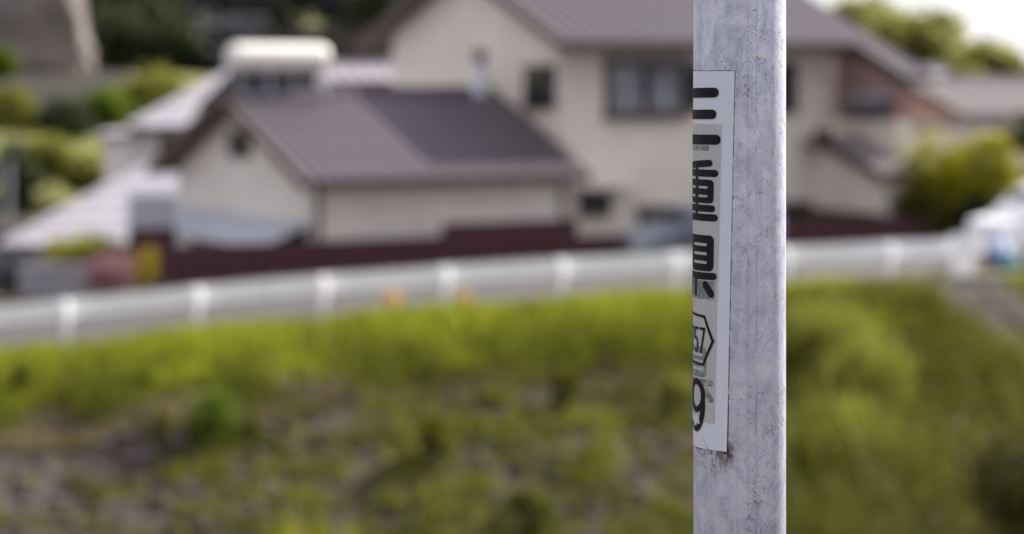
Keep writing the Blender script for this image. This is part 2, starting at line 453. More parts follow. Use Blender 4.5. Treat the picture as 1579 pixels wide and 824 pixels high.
def pole_material():
    m = bpy.data.materials.new('weathered_galvanised_steel')
    m.use_nodes = True
    n, l = m.node_tree.nodes, m.node_tree.links
    b = n['Principled BSDF']
    tc = n.new('ShaderNodeTexCoord')
    def mapping(sc, rot=(0, 0, 0)):
        k = n.new('ShaderNodeMapping'); k.inputs['Scale'].default_value = sc
        l.new(tc.outputs['Object'], k.inputs['Vector']); return k
    def noise(scale, detail=6, sc=(1, 1, 1), rough=0.6, dist=0.0):
        k = n.new('ShaderNodeTexNoise'); k.inputs['Scale'].default_value = scale; k.inputs['Detail'].default_value = detail
        k.inputs['Roughness'].default_value = rough; k.inputs['Distortion'].default_value = dist
        l.new(mapping(sc).outputs[0], k.inputs['Vector']); return k.outputs[0]
    def ramp(src, a, c, ca, cb):
        r = n.new('ShaderNodeValToRGB'); e = r.color_ramp.elements
        e[0].position, e[1].position = a, c
        e[0].color, e[1].color = (*ca, 1), (*cb, 1)
        l.new(src, r.inputs[0]); return r.outputs[0]
    def math_(op, a, c=None, clamp=False):
        k = n.new('ShaderNodeMath'); k.operation = op; k.use_clamp = clamp
        for i, q in enumerate((a, c)):
            if q is None: continue
            if isinstance(q, (int, float)): k.inputs[i].default_value = q
            else: l.new(q, k.inputs[i])
        return k.outputs[0]
    def mix(fac, a, c, mode='MIX'):
        k = n.new('ShaderNodeMix'); k.data_type = 'RGBA'; k.blend_type = mode
        if isinstance(fac, (int, float)): k.inputs[0].default_value = fac
        else: l.new(fac, k.inputs[0])
        for i, q in ((6, a), (7, c)):
            if isinstance(q, tuple): k.inputs[i].default_value = (*q, 1)
            else: l.new(q, k.inputs[i])
        return k.outputs[2]
    ex = lambda px: PR * math.cos(PHI0 + math.asin((px - 1140.5) / 71.0))
    sep = n.new('ShaderNodeSeparateXYZ'); l.new(tc.outputs['Object'], sep.inputs[0])
    x, z = sep.outputs[0], sep.outputs[2]
    # mottled zinc: broad blotches, streaks, fine grain
    base = ramp(noise(48, 10, (1, 1, 0.6), 0.74, 1.0), 0.37, 0.65, (0.50, 0.52, 0.63), (0.80, 0.825, 0.95))
    streak = ramp(noise(60, 5, (1, 1, 0.04)), 0.35, 0.7, (0.76, 0.76, 0.80), (1.08, 1.08, 1.08))
    base = mix(0.8, base, streak, 'MULTIPLY')
    grain = ramp(noise(520, 4, (1, 1, 1), 0.75), 0.32, 0.68, (0.72, 0.72, 0.74), (1.14, 1.14, 1.14))
    base = mix(0.55, base, grain, 'MULTIPLY')
    # scaly white bloom
    vo = n.new('ShaderNodeTexVoronoi'); vo.inputs['Scale'].default_value = 90
    nd = n.new('ShaderNodeTexNoise'); nd.inputs['Scale'].default_value = 70; nd.inputs['Detail'].default_value = 4
    l.new(tc.outputs['Object'], nd.inputs['Vector'])
    va = n.new('ShaderNodeVectorMath'); va.operation = 'MULTIPLY_ADD'
    l.new(nd.outputs['Color'], va.inputs[0]); va.inputs[1].default_value = (0.035, 0.035, 0.035); l.new(tc.outputs['Object'], va.inputs[2])
    l.new(va.outputs[0], vo.inputs['Vector'])
    bloom = math_('MULTIPLY', ramp(vo.outputs['Distance'], 0.25, 0.75, (0, 0, 0), (1, 1, 1)), ramp(noise(30, 4), 0.42, 0.62, (0, 0, 0), (1, 1, 1)))
    base = mix(math_('MULTIPLY', bloom, 0.55), base, (0.76, 0.75, 0.78))
    # hairline cracks
    ve = n.new('ShaderNodeTexVoronoi'); ve.feature = 'DISTANCE_TO_EDGE'; ve.inputs['Scale'].default_value = 34
    vb = n.new('ShaderNodeVectorMath'); vb.operation = 'MULTIPLY_ADD'
    l.new(nd.outputs['Color'], vb.inputs[0]); vb.inputs[1].default_value = (0.05, 0.05, 0.05); l.new(tc.outputs['Object'], vb.inputs[2])
    l.new(vb.outputs[0], ve.inputs['Vector'])
    crack = ramp(ve.outputs['Distance'], 0.006, 0.022, (1, 1, 1), (0, 0, 0))
    crack = math_('MULTIPLY', crack, ramp(noise(14, 3), 0.45, 0.56, (0, 0, 0), (1, 1, 1)))
    base = mix(math_('MULTIPLY', crack, 0.7), base, (0.13, 0.13, 0.16))
    # two drawn scratch lines down the pole
    for cx, wd, a in ((ex(1153), 0.00028, 0.45), (ex(1166), 0.00034, 0.5), (ex(1137), 0.00022, 0.3), (ex(1181), 0.0002, 0.25)):
        ln = math_('LESS_THAN', math_('ABSOLUTE', math_('SUBTRACT', x, cx)), wd)
        base = mix(math_('MULTIPLY', math_('MULTIPLY', ln, a), ramp(noise(9, 3, (1, 1, 1)), 0.38, 0.5, (0.25, 0.25, 0.25), (1, 1, 1))), base, (0.17, 0.17, 0.21))
    # dark pits
    pit = math_('MULTIPLY', ramp(noise(330, 2, (1, 1, 0.6)), 0.655, 0.70, (0, 0, 0), (1, 1, 1)), 0.55)
    base = mix(pit, base, (0.14, 0.14, 0.17))
    # rust bleeding from under the lower right corner of the marker
    zc = -0.3615
    ex = lambda px: PR * math.cos(PHI0 + math.asin((px - 1140.5) / 71.0))
    xc = ex(1121)
    dx = math_('DIVIDE', math_('SUBTRACT', x, xc - 0.0005), 0.010)
    dz = math_('DIVIDE', math_('SUBTRACT', z, zc - 0.002), 0.014)
    r2 = math_('ADD', math_('MULTIPLY', dx, dx), math_('MULTIPLY', dz, dz))
    rust = math_('MULTIPLY', math_('SUBTRACT', 1.0, r2, True), ramp(noise(160, 5), 0.30, 0.48, (0, 0, 0), (1, 1, 1)))
    base = mix(math_('MULTIPLY', rust, 1.0), base, (0.075, 0.035, 0.02))
    dz2 = math_('DIVIDE', math_('SUBTRACT', z, zc - 0.004), 0.022)
    dx2 = math_('DIVIDE', math_('SUBTRACT', x, xc - 0.012), 0.024)
    r3 = math_('SUBTRACT', 1.0, math_('ADD', math_('MULTIPLY', dx2, dx2), math_('MULTIPLY', dz2, dz2)), True)
    st = math_('MULTIPLY', r3, ramp(noise(420, 3, (1, 1, 0.4)), 0.50, 0.60, (0, 0, 0), (1, 1, 1)))
    base = mix(math_('MULTIPLY', st, 0.8), base, (0.12, 0.085, 0.075))
    l.new(base, b.inputs['Base Color'])
    b.inputs['Metallic'].default_value = 0.18
    b.inputs['Specular IOR Level'].default_value = 0.45
    rr = n.new('ShaderNodeMapRange'); l.new(noise(40, 5), rr.inputs[0]); rr.inputs[3].default_value = 0.40; rr.inputs[4].default_value = 0.60
    l.new(rr.outputs[0], b.inputs['Roughness'])
    bp = n.new('ShaderNodeBump'); bp.inputs['Strength'].default_value = 0.5; bp.inputs['Distance'].default_value = 0.0012
    hsum = math_('ADD', math_('MULTIPLY', noise(95, 6, (1, 1, 0.8), 0.7, 0.6), 1.0), math_('MULTIPLY', crack, -0.25))
    l.new(hsum, bp.inputs['Height'])
    l.new(bp.outputs[0], b.inputs['Normal'])
    return m
M['pole'] = pole_material()

pole = thing('steel_pole', 'weathered galvanised steel pole standing in front of everything', 'pole', (PX, PD, H))
gz = float(height(PX, PD)) - H
MB().lathe([(PR, gz - 0.3), (PR, 2.2)], n=160).build('shaft', M['pole'], pole, smooth=False)
sh = pole.children[0] if pole.children else None
for o in bpy.data.objects:
    if o.name == 'shaft':
        for p in o.data.polygons: p.use_smooth = len(p.vertices) == 4
MB().lathe([(PR * 1.04, 2.201), (PR * 1.04, 2.22), (PR * 0.7, 2.26), (PR * 0.1, 2.27)], n=48).build('top_cap', M['grey_metal'], pole, smooth=True)
MB().lathe([(0.13, gz + 0.02), (0.13, gz + 0.04), (PR + 0.012, gz + 0.045), (PR + 0.004, gz + 0.12)], n=48).build('base_flange', M['grey_metal'], pole)

LEAN = 0.0205
A0 = math.asin((1133 - 1140.5) / 71.0) * PR        # right edge of the marker at its top

def wrap(a, b, off):
    """a: metres right of the marker's right edge along the surface (negative = left), b: metres below its top"""
    th = (A0 + a - LEAN * b) / PR
    ang = PHI0 + th
    zc = -(110 - HOR) * PD / F - b
    return Vector((math.cos(ang) * (PR + off), math.sin(ang) * (PR + off), zc))

def px2ab(px, py):
    th = math.asin(max(-1, min(1, (px - 1140.5) / 71.0)))
    dep = PD - PR * math.cos(th)
    b = (py - HOR) * dep / F
    return th * PR - A0 + LEAN * b, b

def flat_print(name, loops, m, parent, off, step=0.002, thick=0.0):
    """loops: list of (outer, [holes]) polygons in (a,b) metres; wrapped onto the pole"""
    bm = bmesh.new()
    for k, (outer, holes) in enumerate(loops):
        es = []
        for lp in [outer] + holes:
            vv = [bm.verts.new((p[0], p[1], off + k * 0.00002)) for p in lp]
            es += [bm.edges.new((vv[i], vv[(i + 1) % len(vv)])) for i in range(len(vv))]
        bmesh.ops.triangle_fill(bm, edges=es, use_beauty=True, use_dissolve=False)
    xs = [v.co.x for v in bm.verts]
    x = min(xs) + step * 0.37
    while x < max(xs):
        bmesh.ops.bisect_plane(bm, geom=bm.verts[:] + bm.edges[:] + bm.faces[:], plane_co=(x, 0, 0), plane_no=(1, 0, 0), dist=1e-7)
        x += step
    for v in bm.verts:
        v.co = wrap(v.co.x, v.co.y, v.co.z)
    for f in bm.faces:
        c = f.calc_center_median()
        if f.normal.dot(Vector((c.x, c.y, 0))) < 0: f.normal_flip()
    me = bpy.data.meshes.new(name); bm.to_mesh(me); bm.free()
    me.materials.append(m)
    return link(name, me, parent)

def capsule(p, q, w, n=10):
    p, q = Vector(p), Vector(q)
    d = (q - p).normalized(); a0 = math.atan2(d.y, d.x); r = w / 2
    pts = [(q.x + r * math.cos(a0 + t), q.y + r * math.sin(a0 + t)) for t in np.linspace(-math.pi / 2, math.pi / 2, n)]
    pts += [(p.x + r * math.cos(a0 + t), p.y + r * math.sin(a0 + t)) for t in np.linspace(math.pi / 2, 3 * math.pi / 2, n)]
    return pts

def bar(p, q, w):
    p, q = Vector(p), Vector(q)
    d = (q - p).normalized(); nn = Vector((-d.y, d.x)) * w / 2
    return [tuple(p + nn), tuple(p - nn), tuple(q - nn), tuple(q + nn)]

def rrect(x0, y0, x1, y1, r, n=6):
    pts = []
    for cx, cy, a in ((x1 - r, y0 + r, -90), (x1 - r, y1 - r, 0), (x0 + r, y1 - r, 90), (x0 + r, y0 + r, 180)):
        pts += [(cx + r * math.cos(R(a + t)), cy + r * math.sin(R(a + t))) for t in np.linspace(0, 90, n)]
    return pts

def printmat(name, col, alpha=1.0, wear=0.0, rough=0.45, spec=0.35):
    m = bpy.data.materials.new(name)
    m.use_nodes = True
    n, l = m.node_tree.nodes, m.node_tree.links
    b = n['Principled BSDF']; b.inputs['Roughness'].default_value = rough; b.inputs['Specular IOR Level'].default_value = spec
    tc = n.new('ShaderNodeTexCoord')
    ns = n.new('ShaderNodeTexNoise'); ns.inputs['Scale'].default_value = 260; ns.inputs['Detail'].default_value = 6; ns.inputs['Roughness'].default_value = 0.7
    l.new(tc.outputs['Object'], ns.inputs['Vector'])
    rp = n.new('ShaderNodeValToRGB'); e = rp.color_ramp.elements
    e[0].position, e[1].position = 0.3, 0.7
    e[0].color = (*[c * 0.95 for c in col], 1); e[1].color = (*[min(1, c * 1.04) for c in col], 1)
    l.new(ns.outputs[0], rp.inputs[0]); l.new(rp.outputs[0], b.inputs['Base Color'])
    if alpha < 1 or wear > 0:
        r2 = n.new('ShaderNodeValToRGB'); e = r2.color_ramp.elements
        n2 = n.new('ShaderNodeTexNoise'); n2.inputs['Scale'].default_value = 120; n2.inputs['Detail'].default_value = 5
        l.new(tc.outputs['Object'], n2.inputs['Vector'])
        e[0].position, e[1].position = 0.5 - 0.5 * (1 - wear) * 0.5, 0.6
        e[0].color = (alpha, alpha, alpha, 1); e[1].color = (alpha * (1 - wear),) * 3 + (1,)
        l.new(n2.outputs[0], r2.inputs[0]); l.new(r2.outputs[0], b.inputs['Alpha'])
    return m
M['plate'] = printmat('off_white_marker_film', (0.59, 0.605, 0.68))
M['tape'] = printmat('aged_tape', (0.50, 0.495, 0.475), 0.8, 0.2)
M['ink'] = printmat('black_ink', (0.009, 0.009, 0.013), rough=0.6, spec=0.15)
M['ghost'] = printmat('faded_old_ink', (0.17, 0.175, 0.19), 0.7, 0.75)
M['torn'] = printmat('torn_film', (0.55, 0.55, 0.55))

sign = thing('route_marker', 'pale vertical route marker with black characters wrapped round the steel pole', 'sign', (PX, PD, H))
LM_ = 0.3615        # marker length
WM = 0.125         # marker width round the pole
bm = bmesh.new()
# marker sheet: a real thin sheet, its lower right corner lifting from the pole
na, nb = 48, 60
grid = []
for j in range(nb + 1):
    row = []
    for i in range(na + 1):
        a = -WM + WM * i / na; b = LM_ * j / nb
        lift = 0.0015 * max(0, (a + 0.018) / 0.018) ** 2 * max(0, (b - LM_ + 0.05) / 0.05) ** 1.5 + 0.0004 * max(0, (a + 0.006) / 0.006) ** 2
        row.append(bm.verts.new(wrap(a, b, 0.0003 + lift)))
    grid.append(row)
for j in range(nb):
    for i in range(na):
        bm.faces.new((grid[j][i], grid[j + 1][i], grid[j + 1][i + 1], grid[j][i + 1]))
bmesh.ops.recalc_face_normals(bm, faces=bm.faces)
bmesh.ops.solidify(bm, geom=bm.faces[:], thickness=0.0003)
me = bpy.data.meshes.new('sheet'); bm.to_mesh(me); bm.free(); me.materials.append(M['plate']); me.shade_smooth()
try: me.set_sharp_from_angle(angle=R(40))
except Exception: pass
link('sheet', me, sign)
OFF = 0.00075
tr, tt = px2ab(1113, 190); _, tb = px2ab(1113, 655)
flat_print('tape_patch', [([(-WM + 0.002, tt), (tr + 0.0006, tt + 0.001), (tr - 0.0012, tb), (-WM + 0.002, tb - 0.001)], [])], M['tape'], sign, OFF)

M['dark_edge'] = printmat('edge_strip', (0.10, 0.095, 0.10), 0.75, 0.8, rough=0.8, spec=0.1)  # thin dark broken line along the sheet's right, top and bottom edges
flat_print('edge_strip', [([(-0.0004, -0.0005), (0.0009, -0.0005), (0.0007, LM_ * 0.5), (0.0013, LM_), (-0.0004, LM_)], [])], M['dark_edge'], sign, 0.0002)
flat_print('edge_strip', [([(-0.060, -0.0009), (-0.03, -0.0006), (0.0005, -0.0011), (0.0005, 0.0003), (-0.060, 0.0003)], [])], M['dark_edge'], sign, 0.0002)
flat_print('edge_strip', [([(-0.060, LM_ - 0.0004), (0.0005, LM_ - 0.0004), (0.0007, LM_ + 0.0016), (-0.012, LM_ + 0.0008), (-0.03, LM_ + 0.0013), (-0.060, LM_ + 0.0008)], [])], M['dark_edge'], sign, 0.0002)
U = lambda px, py: px2ab(px, py)
def half(py):                      # centre line of the lettering at a given row
    b = (py - HOR) * (PD - 0.022) / F
    return math.asin((1076.5 - 1140.5) / 71) * PR - A0 + LEAN * (295 - HOR) * (PD - 0.022) / F

CX = half(295)
mm = 0.001
def yb(py): return (py - HOR) * (PD - PR * 0.75) / F
# the character for "three"
def hbar(y, hw, w, tilt=0.0): return capsule((CX - hw + w / 2, yb(y) + tilt), (CX + hw - w / 2, yb(y) - tilt), w)
flat_print('character', [(hbar(143.5, 28.0 * mm, 9.4 * mm, 0.0004), []), (hbar(177, 26.0 * mm, 9.0 * mm, 0.0004), []), (hbar(216, 31.0 * mm, 9.6 * mm, 0.0003), [])], M['ink'], sign, OFF + 0.0003)
# the character for "heavy"
a1 = U(1109, 268)[0] - CX; bx = U(1102, 295)[0] - CX; so_ = U(1093, 290)[0] - CX
jt = 3.0 * mm
slots = []
for y in (289.5, 303):
    for s in (-1, 1):
        lo_, hi_ = sorted((CX + s * jt, CX + s * so_))
        slots.append([(lo_, yb(y) - 1.15 * mm), (hi_, yb(y) - 1.15 * mm), (hi_, yb(y) + 1.15 * mm), (lo_, yb(y) + 1.15 * mm)])
flat_print('character', [
    (capsule((CX - bx * 0.9, yb(257)), (U(1096, 251)[0], yb(252)), 6.6 * mm), []),
    (capsule((CX - a1 + 3.4 * mm, yb(268)), (CX + a1 - 3.4 * mm, yb(267.5)), 6.8 * mm), []),
    (rrect(CX - bx, yb(277.5), CX + bx, yb(314), 4.2 * mm), slots),
    (capsule((CX - bx + 1.5 * mm, yb(322)), (U(1104, 322)[0] - 3.3 * mm, yb(322)), 6.6 * mm), []),
    (capsule((CX - a1 + 3.3 * mm, yb(336)), (U(1108, 336)[0] - 3.3 * mm, yb(336)), 6.8 * mm), []),
    (bar((CX, yb(251)), (CX, yb(337)), 5.0 * mm), [])], M['ink'], sign, OFF + 0.0003)
# the character for "prefecture"
kx = U(1102, 392)[0]; kl = U(1091.5, 392)[0]; kl0 = kl - 24 * mm
slots = [[(kl0, yb(y) - 1.4 * mm), (kl, yb(y) - 1.4 * mm), (kl, yb(y) + 1.4 * mm), (kl0, yb(y) + 1.4 * mm)] for y in (378, 392, 405.5)]
kr = U(1106.5, 427)[0]
flat_print('character', [
    (rrect(kl0 - 8 * mm, yb(363.5), kx, yb(419), 5.0 * mm), slots),
    (capsule((CX - 27 * mm, yb(427.5)), (kr - 3.4 * mm, yb(426.5)), 6.8 * mm), []),
    (bar((CX - 27 * mm, yb(372)), (CX - 27 * mm, yb(427)), 6.6 * mm), []),
    (bar((CX - 0.5 * mm, yb(424)), (CX - 0.5 * mm, yb(458.5)), 5.4 * mm), []),
    (capsule((U(1089.5, 440)[0], yb(440)), (U(1098, 453)[0], yb(453.5)), 7.4 * mm), []),
    (capsule((CX - 12 * mm, yb(439)), (CX - 20 * mm, yb(454)), 7.2 * mm), [])], M['ink'], sign, OFF + 0.0003)
# hexagon with route number
hc = math.asin((1076.5 - 1140.5) / 71) * PR - A0 + LEAN * yb(295) - 0.6 * mm
tip = U(1103, 526)[0]; cor = U(1089, 487)[0]
hexo = [(hc - (cor - hc), yb(484.5)), (cor, yb(487.5)), (tip, yb(526.5)), (cor - 0.6 * mm, yb(566)), (hc - (cor - hc), yb(563.5)), (hc - (tip - hc), yb(525))]
hc2 = (sum(p[0] for p in hexo) / 6, sum(p[1] for p in hexo) / 6)
hexi = [(hc2[0] + (p[0] - hc2[0]) * 0.885, hc2[1] + (p[1] - hc2[1]) * 0.90) for p in hexo]
flat_print('hexagon_outline', [(hexo, [hexi])], M['ink'], sign, OFF + 0.0003)
def seven(x0, x1, y0, y1, w):
    return [(bar((x0, y0 + w / 2), (x1, y0 + w / 2), w), []), (bar((x1 - w * 0.55, y0 + w * 0.5), (x0 + (x1 - x0) * 0.30, y1), w * 0.95), [])]
def five(x0, x1, y0, y1, w):
    out = [(bar((x0 + w * 0.4, y0 + w / 2), (x1, y0 + w / 2), w), []), (bar((x0 + w * 0.9, y0), (x0 + w * 0.5, y0 + (y1 - y0) * 0.47), w), [])]
    cx, cy = (x0 + x1) / 2, y0 + (y1 - y0) * 0.68; rx, ry = (x1 - x0) / 2 - w / 2, (y1 - y0) * 0.32 - w / 2
    o, i_ = [], []
    for t in np.linspace(-125, 150, 22):
        o.append((cx + (rx + w / 2) * math.cos(R(t)), cy + (ry + w / 2) * math.sin(R(t))))
        i_.append((cx + (rx - w / 2) * math.cos(R(t)), cy + (ry - w / 2) * math.sin(R(t))))
    out.append((o + i_[::-1], []))
    return out
d7a, d7b = U(1080.5, 526)[0], U(1089.3, 526)[0]
wd = d7b - d7a; sw = 2.7 * mm
y0, y1 = yb(506.5), yb(547)
flat_print('route_number', seven(d7a, d7b, y0, y1, sw) + five(d7a - wd - 2.4 * mm, d7a - 2.0 * mm, y0, y1, sw) + seven(d7a - 2 * wd - 4.6 * mm, d7a - wd - 4.2 * mm, y0, y1, sw), M['ink'], sign, OFF + 0.0003)
# old print showing through
g0 = CX + 0.5 * mm
gx1 = U(1091, 560)[0]
for lp in [
    (rrect(g0 - 24 * mm, yb(536), gx1, yb(584), 5 * mm), [[(g0 - 14 * mm, yb(y) - 1.6 * mm), (gx1 - 5 * mm, yb(y) - 1.6 * mm), (gx1 - 5 * mm, yb(y) + 1.6 * mm), (g0 - 14 * mm, yb(y) + 1.6 * mm)] for y in (549, 560, 571)]),
    (capsule((g0 - 22 * mm, yb(592)), (U(1097, 592)[0], yb(591.5)), 6.4 * mm), []),
    (capsule((U(1090, 606)[0], yb(604)), (U(1097.5, 618)[0], yb(617)), 6.4 * mm), []),
    (rrect(g0 - 22 * mm, yb(225), U(1106 - 11, 229)[0], yb(233), 0.8 * mm), []),
    (rrect(g0 - 22 * mm, yb(434), U(1103.5, 445)[0], yb(462.5), 1.5 * mm), [])]:
    flat_print('old_lettering', [lp], M['ghost'], sign, OFF + 0.00015)
# the digit nine
rg = U(1089.3, 620)[0]; hw9 = 15.5 * mm; c9 = rg - hw9
def ell(cx, cy, rx, ry, a0=0, a1=360, n=40): return [(cx + rx * math.cos(R(t)), cy + ry * math.sin(R(t))) for t in np.linspace(a0, a1, n, endpoint=(a1 - a0) < 360)]
t9, b9 = yb(586.5), yb(670)
rb = (yb(640) - t9) / 2
outer, inner = [], []
for t in np.linspace(-10, 135, 24):
    outer.append((c9 + hw9 * math.cos(R(t)), yb(628) + (b9 - yb(628)) * math.sin(R(t))))
    inner.append((c9 + (hw9 - 6.8 * mm) * math.cos(R(t)), yb(626) + (b9 - yb(626) - 5.6 * mm) * math.sin(R(t))))
flat_print('digit', [(ell(c9, t9 + rb, hw9, rb), [ell(c9 + 0.5 * mm, t9 + rb, hw9 - 7.0 * mm, rb - 6.0 * mm)[::-1]]), (outer + inner[::-1], [])], M['ink'], sign, OFF + 0.0003)
ts = [(1071.5, 643), (1075, 645), (1078, 641), (1080, 648), (1081.5, 657), (1077, 656), (1073.5, 663), (1072.5, 655), (1070.6, 652)]
flat_print('torn_patch', [([(U(px, py)[0], yb(py)) for px, py in ts], [])], M['torn'], sign, OFF + 0.0006)
pc = [U(1084, 670), U(1091, 690)]
flat_print('scratch', [(bar((pc[0][0], yb(670)), (pc[1][0], yb(690)), 0.35 * mm), []), (bar((pc[1][0], yb(690)), (pc[1][0] + 1.8 * mm, yb(693)), 0.8 * mm), [])], M['ghost'], sign, OFF + 0.0003)

# ------------------------------------------------------------------ guardrail
rail = thing('guardrail', 'long white roadside guardrail with posts along the grassy bank', 'guardrail', tuple(P(0, 0)))
rx0 = Vector(P(0, 0))
prof = []   # (offset towards camera, height) of the corrugated beam
for k, (o, h) in enumerate([(0.0, 0.765), (0.012, 0.757), (0.03, 0.725), (0.03, 0.695), (0.012, 0.66), (0.012, 0.60), (0.03, 0.565), (0.03, 0.53), (0.012, 0.498), (0.0, 0.49)]):
    prof.append((o * 0.55 + 0.075, h))
prof += [(o - 0.012, h) for o, h in prof[::-1]]
def beam(s0, s1):
    vs = []
    for s in (s0, s1):
        for o, h in prof:
            p = P(s, 0.075 - o); vs.append((p.x - rx0.x, p.y - rx0.y, roadz(s) + h + 0.05 - rx0.z))
    n = len(prof)
    fs = [(i, (i + 1) % n, n + (i + 1) % n, n + i) for i in range(n)] + [tuple(range(n)), tuple(range(n, 2 * n))]
    return MB().add(vs, fs)
s = -11.5
while s < 17.0:
    beam(s, min(s + 3.985, 17.3)).build('beam', M['white_metal'], rail)
    s += 4.0
post_s = [(-11.08 + 2.0 * k) for k in range(15)]
# posts set where the photograph shows them
def s_at_px(px):
    lo_, hi_ = -20.0, 30.0
    for _ in range(60):
        m_ = (lo_ + hi_) / 2; p = P(m_, 0, 0)
        if p.x / p.y * F + PW / 2 < px: lo_ = m_
        else: hi_ = m_
    return lo_
sp = s_at_px(100)
for k in range(-5, 9):
    s = sp + k * 2.0
    if s > 15.6: break
    b = P(s, 0.152)
    zt = roadz(s) + 0.75
    MB().lathe([(0.057, b.z - 0.25 - rx0.z), (0.057, zt - rx0.z - 0.02), (0.045, zt - rx0.z), (0.012, zt - rx0.z + 0.012)], (b.x - rx0.x, b.y - rx0.y, 0), 16).build('post', M['white_metal'], rail, smooth=True)
    q = P(s, 0.07)
    MB().box(-0.045, 0.045, -0.03, 0.03, 0, 0.2).build('bracket', M['white_metal'], rail).location = (q.x - rx0.x - TT[0] * 0, q.y - rx0.y, roadz(s) + 0.58 - rx0.z)
# end of the rail: broad white post and concrete kerb
se = s_at_px(1478)
q = P(se, 0.16)
ep = thing('rail_end_post', 'broad white post closing the right end of the guardrail', 'post', (q.x, q.y, q.z), math.atan2(TT[1], TT[0]))
MB().box(-0.21, 0.21, -0.05, 0.05, -0.4, 0.84).build('slab', M['white_metal'], ep, bevel=0.02)
MB().box(-0.23, 0.23, -0.06, 0.06, 0.842, 0.88).build('cap', M['white_metal'], ep)
q = P(s_at_px(1505), 0.22)
om = thing('marker_stake', 'tan stake standing just right of the broad white rail post', 'stake', tuple(q))
MB().box(-0.05, 0.05, -0.03, 0.03, -0.3, 0.42).build('stake', M['orange'], om, bevel=0.006)
MB().box(-0.035, 0.035, -0.034, -0.0305, 0.2, 0.33).build('reflector', M['redlamp'], om)
s0, s1 = s_at_px(1325), s_at_px(1560)
kb = thing('concrete_kerb', 'low pale concrete kerb under the right end of the guardrail', 'kerb', tuple(P(s0, 0.4)), math.atan2(TT[1], TT[0]))
n_ = 4
for k in range(n_):
    a = (s1 - s0) * k / n_; b = (s1 - s0) * (k + 1) / n_ - 0.012
    MB().hexa([(a, -0.16, -0.45 + 0.011 * a), (b, -0.16, -0.45 + 0.011 * b), (b, 0.1, -0.45 + 0.011 * b), (a, 0.1, -0.45 + 0.011 * a)],
              [(a, -0.14, 0.22 + 0.011 * a), (b, -0.14, 0.22 + 0.011 * b), (b, 0.1, 0.22 + 0.011 * b), (a, 0.1, 0.22 + 0.011 * a)]).build('kerb_block', M['concrete'], kb)
# rough concrete apron on the bank below the kerb
s0, s1 = s_at_px(1385), s_at_px(1515)
ap = thing('bank_revetment', 'rough grey revetment on the bank below the concrete kerb', 'retaining wall', tuple(P(s0, 0.6)), 0)
o0 = Vector(ap.location)
vs, fs = [], []
na, nb = 12, 9
for j in range(nb + 1):
    for i in range(na + 1):
        p = P(s0 + (s1 - s0) * i / na, 0.65 + 3.6 * j / nb)
        vs.append((p.x - o0.x + rnd.uniform(-.03, .03), p.y - o0.y, p.z - o0.z + 0.16 + rnd.uniform(-.05, .05)))
k0 = len(vs)
for j in range(nb + 1):
    for i in range(na + 1):
        x, y, z = vs[j * (na + 1) + i]; vs.append((x, y, z - 0.4))
for j in range(nb):
    for i in range(na):
        a = j * (na + 1) + i
        fs.append((a, a + 1, a + na + 2, a + na + 1)); fs.append((k0 + a, k0 + a + na + 1, k0 + a + na + 2, k0 + a + 1))
def rim(i, j): return j * (na + 1) + i
for j in range(nb):
    for i in (0, na): fs.append((rim(i, j), rim(i, j + 1), k0 + rim(i, j + 1), k0 + rim(i, j)))
for i in range(na):
    for j in (0, nb): fs.append((rim(i, j), rim(i + 1, j), k0 + rim(i + 1, j), k0 + rim(i, j)))
MB().add(vs, fs).build('slab', M['darkconcrete'], ap)

# bins at the rail end
def bin_(px, py0, py1, Y, wpx, body, lid, name, label):
    p = at(px, py1, Y); hgt = (py1 - py0) * Y / F; r = wpx / 2 * Y / F
    t = thing(name, label, 'bin', tuple(p), 0.3)
    MB().lathe([(r * 0.8, 0), (r * 0.84, 0.02), (r * 0.96, hgt * 0.62), (r * 0.98, hgt * 0.63), (r, hgt * 0.7)], n=20).build('body', body, t, smooth=False)
    MB().lathe([(r * 1.06, hgt * 0.702), (r * 1.06, hgt * 0.76), (r * 0.95, hgt * 0.9), (r * 0.4, hgt), (0.02, hgt * 1.01)], n=20).build('lid', lid, t, smooth=True)
    MB().box(-r * 0.3, r * 0.3, -0.02, 0.02, hgt * 0.995, hgt * 1.06).build('handle', body, t)
bin_(1541, 368, 452, 42.6, 30, M['blue'], M['paleblue'], 'plastic_bin', 'small blue bin with pale blue lid beside the rail end')
bin_(1561, 392, 470, 42.2, 22, M['teal'], M['teal'], 'plastic_bin', 'small teal bin at the far right end of the rail')

# ------------------------------------------------------------------ houses
TH = R(30)
def panels(roof, x0, x1, y0, z0, y1, z1, m, pitch=0.30):
    """standing-seam strips running down a slope between (y0,z0) eave and (y1,z1) ridge, all sharing one mesh"""
    n = max(1, int(round((x1 - x0) / pitch))); wdt = (x1 - x0) / n
    g = 0.012
    pr = [(0, 0), (wdt - 0.075 - g, 0), (wdt - 0.060 - g, 0.045), (wdt - 0.022 - g, 0.045), (wdt - 0.008 - g, 0.0), (wdt - 0.008 - g, -0.02), (0, -0.02)]
    L = math.hypot(y1 - y0, z1 - z0); sgn = 1 if y1 > y0 else -1
    vs = []
    for t in (0, 1):
        for (x, h) in pr:
            vs.append((x, y0 + (y1 - y0) * t - sgn * (z1 - z0) / L * h, z0 + (z1 - z0) * t + abs(y1 - y0) / L * h))
    k = len(pr)
    fs = [(i, (i + 1) % k, k + (i + 1) % k, k + i) for i in range(k)] + [tuple(range(k))[::-1], tuple(range(k, 2 * k))]
    me = MB().add(vs, fs).mesh('roof_panel', m)
    for i in range(n):
        link('roof_panel', me, roof).location = (x0 + i * wdt, 0, 0)

